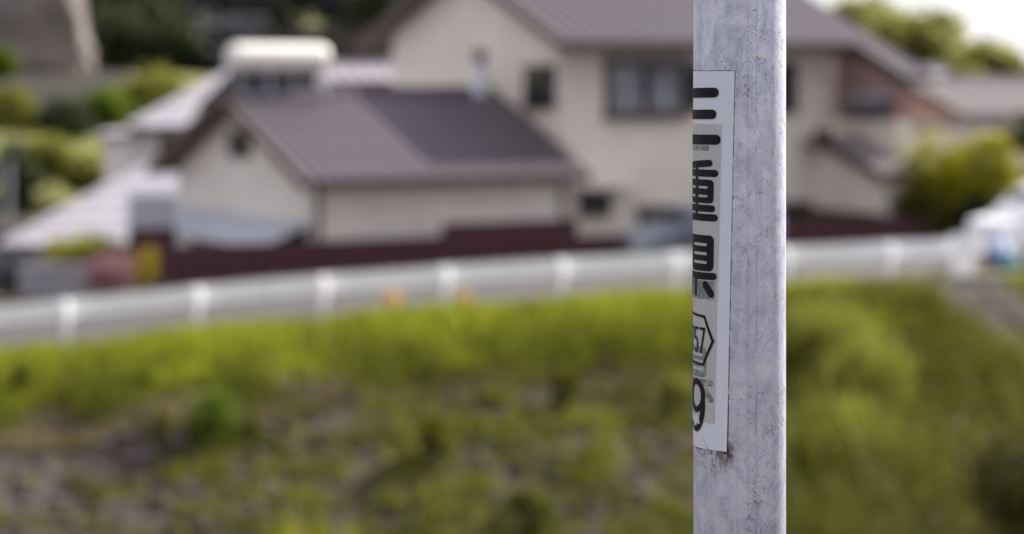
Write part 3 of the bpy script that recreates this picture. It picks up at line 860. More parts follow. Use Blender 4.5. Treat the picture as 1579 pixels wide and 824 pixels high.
def slab(x0, x1, y0, z0, y1, z1, th):
    return MB().hexa([(x0, y0, z0 - th), (x1, y0, z0 - th), (x1, y1, z1 - th), (x0, y1, z1 - th)], [(x0, y0, z0), (x1, y0, z0), (x1, y1, z1), (x0, y1, z1)])

def gable_roof(root, x0, x1, y0, y1, ze, slope, m, trim, pitch=0.30, th=0.13):
    ym = (y0 + y1) / 2; zm = ze + slope * (ym - y0)
    d = slab(x0, x1, y0, ze, ym, zm, th)
    b2 = slab(x0, x1, y1, ze, ym, zm, th)
    d.add(b2.v, b2.f)
    roof = d.build('roof', trim, root)
    e = 0.03
    panels(roof, x0, x1, y0 - 0.02, ze + e, ym, zm + e, m, pitch)
    panels(roof, x0, x1, y1 + 0.02, ze + e, ym, zm + e, m, pitch)
    MB().extrude([(ym - 0.16, zm + 0.0), (ym - 0.10, zm + 0.14), (ym + 0.10, zm + 0.14), (ym + 0.16, zm + 0.0)], x0 - 0.03, x1 + 0.03).build('ridge_cap', m, roof)
    # gutter along the front eave, bargeboards on the gable ends
    MB().extrude([(y0 - 0.13, ze - 0.02), (y0 - 0.13, ze - 0.10), (y0 - 0.03, ze - 0.10), (y0 - 0.03, ze - 0.02)], x0, x1).build('gutter', trim, roof)
    for xx in (x0 - 0.045, x1 + 0.005):
        for (ya, yb_) in ((y0, ym - 0.002), (y1, ym + 0.002)):
            slab(xx, xx + 0.04, ya, ze + 0.06, yb_, zm + 0.06, 0.25).build('bargeboard', trim, roof)
    return roof, ym, zm

def window(root, face, a0, a1, z0, z1, frame_m, pane_m, bars=1, dep=0.07, base=0.0, glazing='pane'):
    """face 'f': on the y=base wall facing -y; face 'l': on the x=base wall facing -x"""
    def bx(mb, p0, p1, d0, d1, q0, q1):
        if face == 'f': mb.box(p0, p1, base - d1, base - d0, q0, q1)
        else: mb.box(base - d1, base - d0, p0, p1, q0, q1)
    f = MB(); t = 0.07
    bx(f, a0, a1, 0.0, dep, z1 - t, z1); bx(f, a0, a1, 0.0, dep + 0.02, z0, z0 + t)
    bx(f, a0, a0 + t, 0.0, dep - 0.003, z0 + t, z1 - t); bx(f, a1 - t, a1, 0.0, dep - 0.003, z0 + t, z1 - t)
    for k in range(1, bars + 1):
        c = a0 + (a1 - a0) * k / (bars + 1)
        bx(f, c - 0.018, c + 0.018, 0.0, dep - 0.01, z0 + t, z1 - t)
    w_ = f.build('window', frame_m, root)
    for k in range(bars + 1):
        c0 = a0 + (a1 - a0) * k / (bars + 1); c1 = a0 + (a1 - a0) * (k + 1) / (bars + 1)
        g = MB(); bx(g, c0 + 0.03, c1 - 0.03, 0.012, 0.03, z0 + t * 0.9, z1 - t * 0.9)
        g.build(glazing, pane_m, w_)
    return w_

def house_walls(root, x0, x1, y0, y1, zb, ze, slope, over, m, name='wall'):
    ym = (y0 + y1) / 2
    zw = ze + slope * over - 0.14
    zp = zw + slope * (ym - y0)
    return MB().extrude([(y0, zb), (y1, zb), (y1, zw), (ym, zp), (y0, zw)], x0, x1).build(name, m, root)

# --- small single-storey house
sx, sy = -3.78, 47.0
SL, SW = 5.57, 7.1
small = thing('small_house', 'low cream house with a purple-grey gable roof carrying the solar tank', 'house', (sx, sy, 0), TH)
ze = 1.98
house_walls(small, 0, SL, 0, SW, -0.4, ze, 0.41, 0.5, M['cream_grey'])
roof_s, ym_s, zm_s = gable_roof(small, -0.5, SL + 0.33, -0.5, SW + 0.5, ze, 0.41, M['roof'], M['brown'], 0.30)
for (x, y) in ((-0.03, -0.03), (SL - 0.07, -0.03)):
    MB().box(x, x + 0.1, y, y + 0.1, -0.35, 2.0).build('corner_board', M['brown'], small)
MB().box(-0.02, 0.0, 0.09, SW, 1.93, 2.03).build('wall_trim', M['cream_grey'], small)
# gable vent with louvres
v = MB().box(-0.05, 0.0, 3.15, 4.25, 2.30, 2.36).box(-0.05, 0, 3.15, 4.25, 2.82, 2.88).box(-0.05, 0, 3.15, 3.21, 2.36, 2.82).box(-0.05, 0, 4.19, 4.25, 2.36, 2.82).build('gable_vent', M['darkbrown'], small)
MB().box(-0.012, 0.0, 3.21, 4.19, 2.36, 2.82).build('vent_backing', M['black'], v)
for k in range(5):
    z = 2.39 + k * 0.085
    MB().hexa([(-0.045, 3.21, z), (-0.015, 3.21, z + 0.04), (-0.015, 4.19, z + 0.04), (-0.045, 4.19, z)], [(-0.045, 3.21, z + 0.012), (-0.015, 3.21, z + 0.052), (-0.015, 4.19, z + 0.052), (-0.045, 4.19, z + 0.012)]).build('louvre', M['darkbrown'], v)
# lean-to sheet roof on the gable wall
ln = MB().hexa([(-1.05, 0.35, 0.66), (-0.02, 0.35, 1.10), (-0.02, 6.6, 1.10), (-1.05, 6.6, 0.66)], [(-1.05, 0.35, 0.69), (-0.02, 0.35, 1.13), (-0.02, 6.6, 1.13), (-1.05, 6.6, 0.69)]).build('lean_to_roof', M['bluegrey'], small)
for k in range(12):
    y = 0.6 + k * 0.52
    MB().hexa([(-1.05, y, 0.694), (-0.02, y, 1.134), (-0.02, y + 0.06, 1.134), (-1.05, y + 0.06, 0.694)], [(-1.05, y + .015, 0.715), (-0.02, y + .015, 1.155), (-0.02, y + 0.045, 1.155), (-1.05, y + 0.045, 0.715)]).build('rib', M['bluegrey'], ln)
for y in (0.4, 3.4, 6.5):
    MB().box(-1.0, -0.93, y, y + 0.07, -0.3, 0.67).build('lean_to_post', M['grey_metal'], small)
MB().box(-0.012, -0.002, 0.5, 6.4, -0.3, 1.0).build('lean_to_back_wall', M['darkbrown'], small)

# solar water heater standing on the ridge
def house_pt(root_xy, x, y, z): 
    return Vector((root_xy[0] + x * math.cos(TH) - y * math.sin(TH), root_xy[1] + x * math.sin(TH) + y * math.cos(TH), z))
hp = house_pt((sx, sy), 0.75, ym_s, zm_s + 0.14)
sol = thing('solar_water_heater', 'cream cylindrical solar hot water tank on the ridge of the small house', 'water heater', tuple(hp), TH)
tank = MB().lathe([(0.03, -1.14), (0.16, -1.13), (0.25, -1.08), (0.285, -0.98), (0.29, -0.9), (0.29, 0.9), (0.285, 0.98), (0.25, 1.08), (0.16, 1.13), (0.03, 1.14)], (0, -0.05, 0.60), 28, axis=0).build('tank', M['tank'], sol, smooth=True)
for x in (-0.75, 0.75):
    MB().lathe([(0.293, x - 0.03), (0.297, x - 0.03), (0.297, x + 0.03), (0.293, x + 0.03)], (0, -0.05, 0.60), 28, axis=0).build('strap', M['tank'], tank)
MB().hexa([(-1.0, 0.10, 0.22), (1.0, 0.10, 0.22), (1.0, 1.9, -0.50), (-1.0, 1.9, -0.50)], [(-1.0, 0.10, 0.30), (1.0, 0.10, 0.30), (1.0, 1.9, -0.42), (-1.0, 1.9, -0.42)]).build('collector_panel', M['black'], sol)
MB().box(-1.0, 1.0, 0.2, 0.24, -0.1, 0.30).build('wind_board', M['black'], sol)
for x in (-0.95, -0.28, 0.28, 0.95):
    MB().tube((x, -0.32, -0.16), (x, -0.2, 0.36), 0.035, n=8).build('leg', M['grey_metal'], sol)
    MB().tube((x, 0.3, -0.16), (x, 0.1, 0.36), 0.03, n=8).build('leg', M['grey_metal'], sol)
MB().box(-1.0, 1.0, -0.35, -0.30, -0.19, -0.14).build('base_rail', M['grey_metal'], sol)

# vent stack by the right end of the ridge
hp = house_pt((sx, sy), SL - 0.05, ym_s - 0.15, zm_s - 0.03)
vt = thing('vent_stack', 'pale vent stack with a dark cowl at the right end of the small roof', 'chimney', tuple(hp), TH)
MB().lathe([(0.20, -0.1), (0.19, 0.02), (0.165, 0.06), (0.155, 0.62), (0.14, 0.66)], n=20).build('pipe', M['vent'], vt, smooth=True)
MB().lathe([(0.085, 0.661), (0.085, 0.72), (0.16, 0.74), (0.17, 0.86), (0.09, 0.95), (0.02, 0.97)], n=20).build('cowl', M['darkbrown'], vt, smooth=True)

# --- main two-storey house
mx_, my_ = 1.0, 51.5
ML, MW = 7.37, 7.77
main = thing('main_house', 'large cream two-storey house with a purple-grey roof behind the pole', 'house', (mx_, my_, 0), TH)
OV = 0.95
ze = 4.70; sl = 0.41
house_walls(main, 0, ML, 0, MW, -0.4, ze, sl, OV, M['cream'])
roof_m, ym_m, zm_m = gable_roof(main, -0.5, ML + 0.55, -OV, MW + OV, ze, sl, M['roof'], M['brown'], 0.33)
MB().box(-0.02, ML, -0.02, 0.0, 4.72, 4.98).build('eave_board', M['cream_grey'], main)
# catslide: the right end of the front slope comes down over a projecting bay
xa, xb = ML - 0.12, ML + 0.55
q = 2.75
cs = slab(xa, xb, -q, ze - sl * (q - OV), -OV - 0.01, ze - 0.004, 0.13).build('catslide_roof', M['brown'], main)
panels(cs, xa, xb, -q - 0.02, ze - sl * (q - OV) + 0.03, -OV - 0.025, ze + 0.022, M['roof'], 0.33)
slab(xa - 0.05, xa - 0.01, -q, ze - sl * (q - OV) + 0.05, -OV - 0.02, ze + 0.05, 0.27).build('bargeboard', M['darkbrown'], cs)
MB().hexa([(ML + 0.02, -q + 0.55, 3.02), (ML + 0.4, -q + 0.55, 3.02), (ML + 0.4, -0.01, 3.02), (ML + 0.02, -0.01, 3.02)],
          [(ML + 0.02, -q + 0.55, ze - sl * (q - 0.55 - OV) - 0.15), (ML + 0.4, -q + 0.55, ze - sl * (q - 0.55 - OV) - 0.15), (ML + 0.4, -0.01, ze + 0.2), (ML + 0.02, -0.01, ze + 0.2)]).build('bay_wall', M['redbrown'], main)
MB().box(ML + 0.025, ML + 0.395, -q + 0.555, -0.012, 1.9, 3.018).build('bay_base', M['cream'], main)
for k in range(9):
    z0 = 3.02 + k * 0.17
    ymx = -q + 0.56 if z0 < 3.7 else max(-q + 0.56, -(ze - 0.2 - z0 - 0.1) / sl - OV if z0 < 4.5 else -0.6)
    MB().box(ML + 0.003, ML + 0.019, max(-q + 0.56, min(-0.3, -((ze - 0.22 - (z0 + 0.16)) / sl) - OV)) if z0 > 3.6 else -q + 0.56, -0.015, z0, z0 + 0.16).build('siding_board', M['redbrown'], main)
bw = window(main, 'l', -1.95, -0.6, 3.05, 3.45, M['darkbrown'], M['curtain'], 1, base=ML + 0.003)
MB().hexa([(ML - 0.42, -2.1, 3.42), (ML, -2.1, 3.52), (ML, -0.45, 3.52), (ML - 0.42, -0.45, 3.42)], [(ML - 0.42, -2.1, 3.45), (ML, -2.1, 3.62), (ML, -0.45, 3.62), (ML - 0.42, -0.45, 3.45)]).build('window_awning', M['roof_pale'], bw)
# windows
wl = window(main, 'l', 0.12, 1.38, 3.28, 4.24, M['darkbrown'], M['glass'], 1)
wf = window(main, 'f', 1.15, 3.2, 3.15, 4.30, M['darkbrown'], M['curtain'], 1, dep=0.16)
MB().box(3.22, 3.95, -0.17, 0.0, 3.25, 4.2).build('shutter_box', M['darkbrown'], main)
MB().box(1.05, 3.3, -0.30, 0.0, 4.302, 4.36).build('window_hood', M['brown'], wf)
MB().box(1.1, 3.25, -0.24, 0.0, 3.06, 3.148).build('sill', M['brown'], wf)
window(main, 'f', 4.9, 6.2, 3.15, 4.30, M['darkbrown'], M['glass'], 1, dep=0.12)
wg = window(main, 'f', 0.50, 1.25, 1.0, 1.52, M['darkbrown'], M['glass'], 0, dep=0.1)
MB().hexa([(0.3, -0.5, 1.60), (1.75, -0.5, 1.60), (1.75, 0, 1.66), (0.3, 0, 1.66)], [(0.3, -0.5, 1.64), (1.75, -0.5, 1.64), (1.75, 0, 1.78), (0.3, 0, 1.78)]).build('window_hood', M['cream_grey'], wg)
# wainscot boards and floor band
for k in range(20):
    x = 2.0 + k * 0.265
    MB().box(x, x + 0.255, -0.03, -0.003, -0.35, 1.08).build('wainscot_board', M['darkbrown'], main)
MB().box(1.95, ML - 0.1, -0.09, -0.031, 1.0, 1.16).build('wainscot_rail', M['darkbrown'], main)
MB().tube((0.12, -0.1, -0.3), (0.12, -0.1, 4.6), 0.035, n=8).build('downpipe', M['cream_grey'], main)
# single-slope porch roof to the right, standing forward of the main wall
px0, px1 = 6.4, 12.6
pq, pk, z_e, psl = 2.9, 0.74, 1.89, 0.338
z_w = z_e + psl * (pq - pk)
bx0 = ML + 0.62
pr_ = slab(px0, bx0, -pq, z_e, -pk, z_w, 0.12).build('porch_roof', M['brown'], main)
panels(pr_, px0, bx0, -pq - 0.02, z_e + 0.03, -pk, z_w + 0.03, M['roof_pink'], 0.26)
slab(px0 - 0.06, px0 - 0.01, -pq, z_e + 0.06, -pk, z_w + 0.06, 0.24).build('bargeboard', M['darkbrown'], pr_)
MB().box(px0 - 0.12, px0 + 0.14, -pk - 0.25, -pk + 0.12, z_w - 0.10, z_w + 0.17).build('end_tile', M['darkbrown'], pr_)
MB().box(px0, bx0, -pk + 0.005, -0.03, z_w - 0.3, z_w - 0.02).build('flat_roof', M['roof_pink'], pr_)
MB().extrude([(-pq + 0.35, -0.4), (-0.035, -0.4), (-0.035, z_w - 0.302), (-pk - 0.35, z_w - 0.302), (-pq + 0.35, z_e - 0.02)], px0 + 0.25, bx0 - 0.1).build('porch_wall', M['cream'], main)
MB().box(px0 + 0.22, px0 + 0.248, -pq + 0.36, -0.1, -0.35, 1.0).build('porch_wainscot', M['darkbrown'], main)
yr_ = -0.3
zr_ = z_e + psl * (pq + yr_)
ann = slab(bx0 + 0.01, px1, -pq, z_e, yr_, zr_, 0.12)
a2 = slab(bx0 + 0.01, px1, yr_ + pq + yr_, z_e, yr_, zr_, 0.12); ann.add(a2.v, a2.f)
ann = ann.build('annex_roof', M['brown'], main)
panels(ann, bx0 + 0.01, px1, -pq - 0.02, z_e + 0.03, yr_, zr_ + 0.03, M['roof_pink'], 0.26)
panels(ann, bx0 + 0.01, px1, 2 * yr_ + 0.02 + pq, z_e + 0.03, yr_, zr_ + 0.03, M['roof_pink'], 0.26)
MB().box(bx0 + 0.01, px1, yr_ - 0.15, yr_ + 0.15, zr_ + 0.04, zr_ + 0.2).build('ridge_cap', M['roof_pink'], ann)
MB().extrude([(-pq + 0.35, -0.4), (2.0, -0.4), (2.0, z_e), (yr_, zr_ - 0.25), (-pq + 0.35, z_e)], bx0 + 0.15, px1 - 0.3).build('annex_wall', M['cream'], main)

# --- generic neighbours
def hip_roof(root, x0, x1, y0, y1, ze, slope, m, trim, courses=0):
    w_ = min(x1 - x0, y1 - y0) / 2; zt = ze + slope * w_
    if x1 - x0 >= y1 - y0: r0, r1 = (x0 + w_, (y0 + y1) / 2), (x1 - w_ + 1e-3, (y0 + y1) / 2)
    else: r0, r1 = ((x0 + x1) / 2, y0 + w_), ((x0 + x1) / 2, y1 - w_ + 1e-3)
    c = [(x0, y0), (x1, y0), (x1, y1), (x0, y1)]
    vs = [(*p, ze) for p in c] + [(*p, ze - 0.14) for p in c] + [(*r0, zt), (*r1, zt)]
    if x1 - x0 >= y1 - y0: top = [(0, 1, 9, 8), (1, 2, 9), (2, 3, 8, 9), (3, 0, 8)]
    else: top = [(0, 1, 8), (1, 2, 9, 8), (2, 3, 9), (3, 0, 8, 9)]
    fs = top + [(0, 4, 5, 1), (1, 5, 6, 2), (2, 6, 7, 3), (3, 7, 4, 0), (4, 7, 6, 5)]
    rf = MB().add(vs, fs).build('roof', m, root)
    hips = [(0, 8), (1, 9 if x1 - x0 >= y1 - y0 else 8), (2, 9), (3, 8 if x1 - x0 >= y1 - y0 else 9), (8, 9)]
    for a, b in hips:
        if (Vector(vs[a]) - Vector(vs[b])).length > 0.05:
            MB().tube(vs[a], vs[b], 0.09, n=8).build('hip_tile', m, rf)
    # tile rows on the front slope
    if courses:
        for k in range(1, courses):
            t = k / courses
            a = Vector(vs[0]).lerp(Vector(vs[8]), t); b = Vector(vs[1]).lerp(Vector(vs[hips[1][1]]), t)
            MB().tube(a + Vector((0, 0, 0.005)), b + Vector((0, 0, 0.005)), 0.022, n=6).build('tile_row', m, rf)
    MB().box(x0 + 0.02, x1 - 0.02, y0 - 0.1, y0 - 0.005, ze - 0.14, ze - 0.04).build('gutter', trim, rf)
    return rf, zt

# two-tier house on the left with pale hipped roofs
a = at(2, 378, 54.0)
lh = thing('left_house', 'two-tier house with pale grey hipped roofs left of the small house', 'house', (a.x, a.y, 0), R(5))
hip_roof(lh, 0, 9.5, 0, 9.5, a.z, 0.54, M['roof_white'], M['darkbrown'], 9)
MB().box(0.7, 8.8, 0.7, 8.8, -0.5, a.z - 0.14).build('lower_wall', M['cream_grey'], lh)
u = at(200, 194, 60.0)
uv = (u - a); ux = uv.x * math.cos(R(5)) + uv.y * math.sin(R(5)) + 0.3; uy = -uv.x * math.sin(R(5)) + uv.y * math.cos(R(5)) + 0.6
MB().box(ux + 0.1, ux + 5.9, uy - 0.05, uy + 5.8, a.z + 0.4, u.z - 0.1).build('upper_wall', M['cream_grey'], lh)
hip_roof(lh, ux - 0.3, ux + 6.3, uy - 0.6, uy + 6.0, u.z, 0.56, M['roof_white'], M['darkbrown'], 6)
wx_ = (at(150, 200, 60).x - u.x)
MB().box(ux + wx_ - 0.2, ux + 0.095, uy + 0.3, uy + 4.5, 0.2, u.z - 0.32).build('wing_wall', M['cream_grey'], lh)
MB().box(ux + wx_ - 0.4, ux + 0.095, uy + 0.1, uy + 4.7, u.z - 0.318, u.z - 0.22).build('wing_roof', M['roof_pale'], lh)
window(lh, 'f', ux + 0.4, ux + 1.8, a.z + 1.75, u.z - 0.25, M['darkbrown'], M['glass'], 1, base=uy - 0.05)
# added ribbed screen standing in for the shaded underside beside the house
sc = at(198, 352, 50.0)
scr = thing('underside_shade_panel', 'blue-grey ribbed screen added for the shaded underside between left house and small house', 'screen', (sc.x, sc.y, 0.0), R(12))
for k in range(5):
    MB().extrude([(k * 0.2, 0), (k * 0.2 + 0.12, 0), (k * 0.2 + 0.14, -0.03), (k * 0.2 + 0.18, -0.03), (k * 0.2 + 0.198, 0), (k * 0.2 + 0.198, 0.02), (k * 0.2, 0.02)], sc.z, sc.z + 0.70, axis=2).build('panel', M['bluegrey'], scr)
MB().box(0, 0.06, 0.025, 0.08, -0.3, sc.z + 0.7).box(0.9, 0.96, 0.025, 0.08, -0.3, sc.z + 0.7).build('frame', M['darkbrown'], scr)
MB().box(0, 0.99, -0.03, 0.02, -0.3, sc.z - 0.004).build('skirt', M['maroon'], scr)

def gable_house(name, label, px, py, Y, L, W, slope, rz, roofm, wallm, pitch=0.4, over=0.4):
    e = at(px, py, Y)
    t = thing(name, label, 'house', (e.x, e.y, 0), rz)
    house_walls(t, over, L - over, over, W - over, -0.5, e.z, slope, over, wallm)
    gable_roof(t, 0, L, 0, W, e.z, slope, roofm, M['brown'], pitch)
    window(t, 'f', L * 0.3, L * 0.55, max(0.5, e.z - 1.5), e.z - 0.35, M['darkbrown'], M['glass'], 1, base=over)
    return t
gable_house('rear_house', 'pale-roofed house showing over the small roof behind the solar tank', 480, 126, 64.0, 5.6, 4.2, 0.20, R(14), M['roof_pale'], M['cream_grey'])
gable_house('right_house', 'house with a white metal roof just right of the main house', 1392, 180, 66.0, 2.6, 6.4, 0.40, R(14), M['roof_white'], M['cream_grey'])
gable_house('right_house', 'grey-roofed house at the far right edge behind the yellow-green bush', 1490, 178, 62.0, 7.5, 6.0, 0.30, R(24), M['roof_far'], M['redbrown'])

# ------------------------------------------------------------------ maroon fence
F0 = Vector((-6.32, 43.5, 0)); UU = Vector((math.cos(TH), math.sin(TH), 0))
fence = thing('maroon_fence', 'dark maroon boarded fence along the front of the houses', 'fence', tuple(F0), TH)
meshes = {}
def fboard(x, zt):
    key = round(zt, 2)
    if key not in meshes:
        meshes[key] = MB().extrude([(0.0, -0.0), (0.13, 0.0), (0.145, -0.03), (0.185, -0.03), (0.19, 0.0), (0.19, 0.022), (0, 0.022)], -0.35, zt, axis=2).mesh('board', M['maroon'])
    link('board', meshes[key], fence).location = (x, 0, 0)
x = 0.0
while x < 10.1:
    zt = 0.90 if x < 5.75 else (1.14 if x < 8.7 else 0.78)
    fboard(x, zt); x += 0.2
x = 13.3
while x < 19.6:
    fboard(x, 0.95); x += 0.2
for xa, xb, zt in ((0, 5.78, 0.88), (5.8, 8.75, 1.12), (8.8, 10.2, 0.76), (13.3, 19.7, 0.93)):
    MB().box(xa, xb, 0.03, 0.07, zt - 0.12, zt - 0.06).build('rail', M['maroon'], fence)
    MB().box(xa, xb, -0.045, 0.03, zt + 0.022, zt + 0.06).build('cap', M['maroon'], fence)
    n_ = max(2, int((xb - xa) / 1.8) + 1)
    for k in range(n_):
        xx = xa + (xb - xa - 0.06) * k / (n_ - 1)
        MB().box(xx, xx + 0.06, 0.072, 0.13, -0.35, zt).build('post', M['darkbrown'], fence)

# ------------------------------------------------------------------ cars
def car(name, label, loc, rz, paint, length, hgt, wid, prof_body, prof_glass, wx):
    t = thing(name, label, 'car', loc, rz)
    hw = wid / 2
    def loft(prof, inset_top, zsplit, m, nm, hw_):
        mb = MB(); n = len(prof)
        vs = []
        for sgn in (-1, 1):
            for (x, z) in prof:
                k = 1 - inset_top * max(0, (z - zsplit)) / max(0.1, hgt - zsplit)
                vs.append((x, sgn * hw_ * k, z))
        fs = [(i, (i + 1) % n, n + (i + 1) % n, n + i) for i in range(n)] + [tuple(range(n)), tuple(range(n, 2 * n))]
        mb.add(vs, fs)
        return mb.build(nm, m, t, bevel=0.03)
    body = loft(prof_body, 0.24, 0.85, paint, 'body', hw)
    gl = loft(prof_glass, 0.0, 0.9, M['glass'], 'windscreen', hw * 0.74)
    # side windows, each a pane
    zt = hgt - 0.16
    for sgn in (-1, 1):
        for (x0, x1, x2, x3) in wx:
            y0 = hw * (1 - 0.24 * 0.10 / (hgt - 0.85)) + 0.008; y1 = hw * (1 - 0.24 * (zt - 0.85) / (hgt - 0.85)) + 0.008
            MB().hexa([(x0, sgn * (y0 - 0.02), 0.95), (x1, sgn * (y0 - 0.02), 0.95), (x1, sgn * y0, 0.95), (x0, sgn * y0, 0.95)],
                      [(x2, sgn * (y1 - 0.02), zt), (x3, sgn * (y1 - 0.02), zt), (x3, sgn * y1, zt), (x2, sgn * y1, zt)]).build('side_window', M['glass'], t)
        MB().box(-0.05, 0.14, 0, 0.06, 0, 0.02).build('door_handle', paint, t).location = (length * 0.58, sgn * (hw + 0.004) - (0.03 if sgn > 0 else 0.03), 0.86)
        m_ = MB().box(0, 0.1, -0.09, 0.09, 0, 0.13).build('mirror', paint, t, bevel=0.02); m_.location = (length * 0.30, sgn * (hw + 0.08), 0.95)
        MB().box(-0.02, 0.06, -0.17, 0.17, -0.07, 0.07).build('headlight', M['lamp'], t, bevel=0.02).location = (0.02, sgn * (hw - 0.27), 0.66)
        MB().box(-0.05, 0.02, -0.1, 0.1, -0.14, 0.14).build('tail_light', M['redlamp'], t, bevel=0.02).location = (length - 0.005, sgn * (hw - 0.16), 0.85)
    for xw in (length * 0.18, length * 0.80):
        for sgn in (-1, 1):
            wl_ = MB().lathe([(0.17, -0.09), (0.27, -0.095), (0.29, -0.06), (0.29, 0.06), (0.27, 0.095), (0.17, 0.09)], n=24, axis=0).build('wheel', M['rubber'], t)
            wl_.rotation_euler = (0, 0, R(90)); wl_.location = (xw, sgn * (hw - 0.085), 0.29)
            MB().lathe([(0.03, -0.1), (0.165, -0.097), (0.168, 0.0), (0.165, 0.097), (0.03, 0.1)], n=20, axis=0).build('rim', M['grey_metal'], wl_)
    MB().box(-0.02, 0.01, -0.55, 0.55, 0.28, 0.46).build('grille', M['rubber'], t)
    return t
L_ = 3.45; hh = 1.42
pb = [(0.0, 0.3), (0.02, 0.62), (0.10, 0.80), (0.75, 0.95), (1.45, 1.36), (1.75, hh), (2.9, hh - 0.02), (3.45, 1.25), (L_ - 0.05, 0.9), (L_, 0.35), (L_ - 0.1, 0.24), (0.1, 0.22)]
pg = [(0.80, 0.95), (1.42, 1.375), (1.46, 1.355), (0.90, 0.93)]
cb = F0 + UU * 9.95
car('parked_car', 'grey-blue compact car parked before the main house, half behind the pole', (cb.x - 0.1, cb.y - 0.2, -0.06), TH, M['carblue'], L_, hh, 1.6, pb, pg, [(1.1, 2.05, 1.55, 2.05), (2.15, 3.15, 2.15, 2.85)])
wp = at(1510, 400, 44.6); wp.z = float(height(wp.x, wp.y))
hh2 = 1.62; L2 = 3.4
pb2 = [(0.0, 0.3), (0.02, 0.70), (0.08, 0.92), (0.50, 1.02), (1.0, 1.48), (1.25, hh2), (3.1, hh2), (3.33, 1.35), (L2, 0.9), (L2, 0.35), (L2 - 0.1, 0.24), (0.1, 0.22)]
pg2 = [(0.55, 1.02), (0.98, 1.50), (1.03, 1.48), (0.65, 1.0)]
car('parked_car', 'white boxy car cut off by the right edge behind the guardrail', (wp.x + 0.1, wp.y, wp.z), math.atan2(TT[1], TT[0]), M['carwhite'], L2, hh2, 1.48, pb2, pg2, [(0.85, 1.75, 1.15, 1.75), (1.85, 3.1, 1.85, 2.95)])

# ------------------------------------------------------------------ plants
def shrub(name, label, cat, px, pyt, pyb, wpx, Y, m, leaf=0.05, clumps=70, per=45, group=None, lobes=None, zbase=None, spread=0.2):
    c = at(px, (pyt + pyb) / 2, Y)
    top = at(px, pyt, Y).z; bot = at(px, pyb, Y).z
    gzz = float(height(c.x, c.y)) if zbase is None else zbase
    t = thing(name, label, cat, (c.x, c.y, gzz), 0, group)
    r = wpx / 2 * Y / F; h2 = (top - bot) / 2
    zc = (top + bot) / 2 - gzz
    if lobes is None:
        lobes = [(0, 0, 0, 0.8, 0.8, 0.85), (-0.45, 0.1, -0.25, 0.5, 0.5, 0.6), (0.45, -0.1, -0.2, 0.5, 0.5, 0.65), (0.1, -0.3, 0.3, 0.5, 0.5, 0.5)]
    ll = [(a * r, b * r, zc + c_ * h2, d * r, e * r, f * h2) for a, b, c_, d, e, f in lobes]
    link('foliage', crown_mesh('foliage', ll, m, leaf, clumps, per, spread), t)
    st = MB()
    for k in range(5):
        an = k * 1.3
        st.tube((0.03 * math.cos(an), 0.03 * math.sin(an), -0.1), (r * 0.45 * math.cos(an), r * 0.45 * math.sin(an), max(0.15, zc)), 0.03 if h2 > 0.4 else 0.012, 0.008, n=6)
    st.build('stem', M['trunk'], t)
    return t

def tree(name, label, px, pyt, pyb, wpx, Y, m, leaf=0.16, clumps=90, per=45, ground=0.0, group=None, conifer=False):
    top = at(px, pyt, Y); bot = at(px, pyb, Y)
    t = thing(name, label, 'tree', (top.x, top.y, ground), 0, group)
    r = wpx / 2 * Y / F; zt = top.z - ground; zb = bot.z - ground
    tr = MB(); k = 6
    for i in range(k):
        a = zt * 0.9 * i / k; b = zt * 0.9 * (i + 1) / k
        w0 = 0.05 * math.sin(i * 2.1) * r; w1 = 0.05 * math.sin((i + 1) * 2.1) * r
        tr.tube((w0, 0, a - (0.3 if i == 0 else 0)), (w1, 0, b), 0.09 * r * (1 - i / k * 0.8) + 0.03, 0.09 * r * (1 - (i + 1) / k * 0.8) + 0.03, n=8)
    tk = tr.build('trunk', M['trunk'], t)
    for i in range(7):
        an = i * 2.4; z0 = zb + (zt - zb) * (0.05 + 0.1 * i)
        MB().tube((0, 0, z0), (r * 0.7 * math.cos(an), r * 0.7 * math.sin(an), z0 + 0.35 * r), 0.04 * r + 0.015, 0.012, n=6).build('limb', M['trunk'], tk)
    lobes = []
    if conifer:
        for i in range(6):
            f = i / 5
            lobes.append((0, 0, zb + (zt - zb) * (0.1 + 0.8 * f), r * (1 - 0.75 * f), r * (1 - 0.75 * f), (zt - zb) * 0.15))
    else:
        rr = random.Random(int(px * 7 + Y))
        zc = (zt + zb) / 2; hz = (zt - zb) / 2
        lobes.append((0, 0, zc, r * 0.7, r * 0.7, hz * 0.85))
        for i in range(6):
            an = i * 1.05 + rr.random(); d = 0.55 + 0.2 * rr.random()
            lobes.append((r * d * math.cos(an), r * d * math.sin(an), zc + hz * rr.uniform(-0.45, 0.5), r * rr.uniform(.3, .48), r * rr.uniform(.3, .48), hz * rr.uniform(.3, .5)))
    link('crown', crown_mesh('crown', lobes, m, leaf, clumps, per, 0.24), t)
    return t

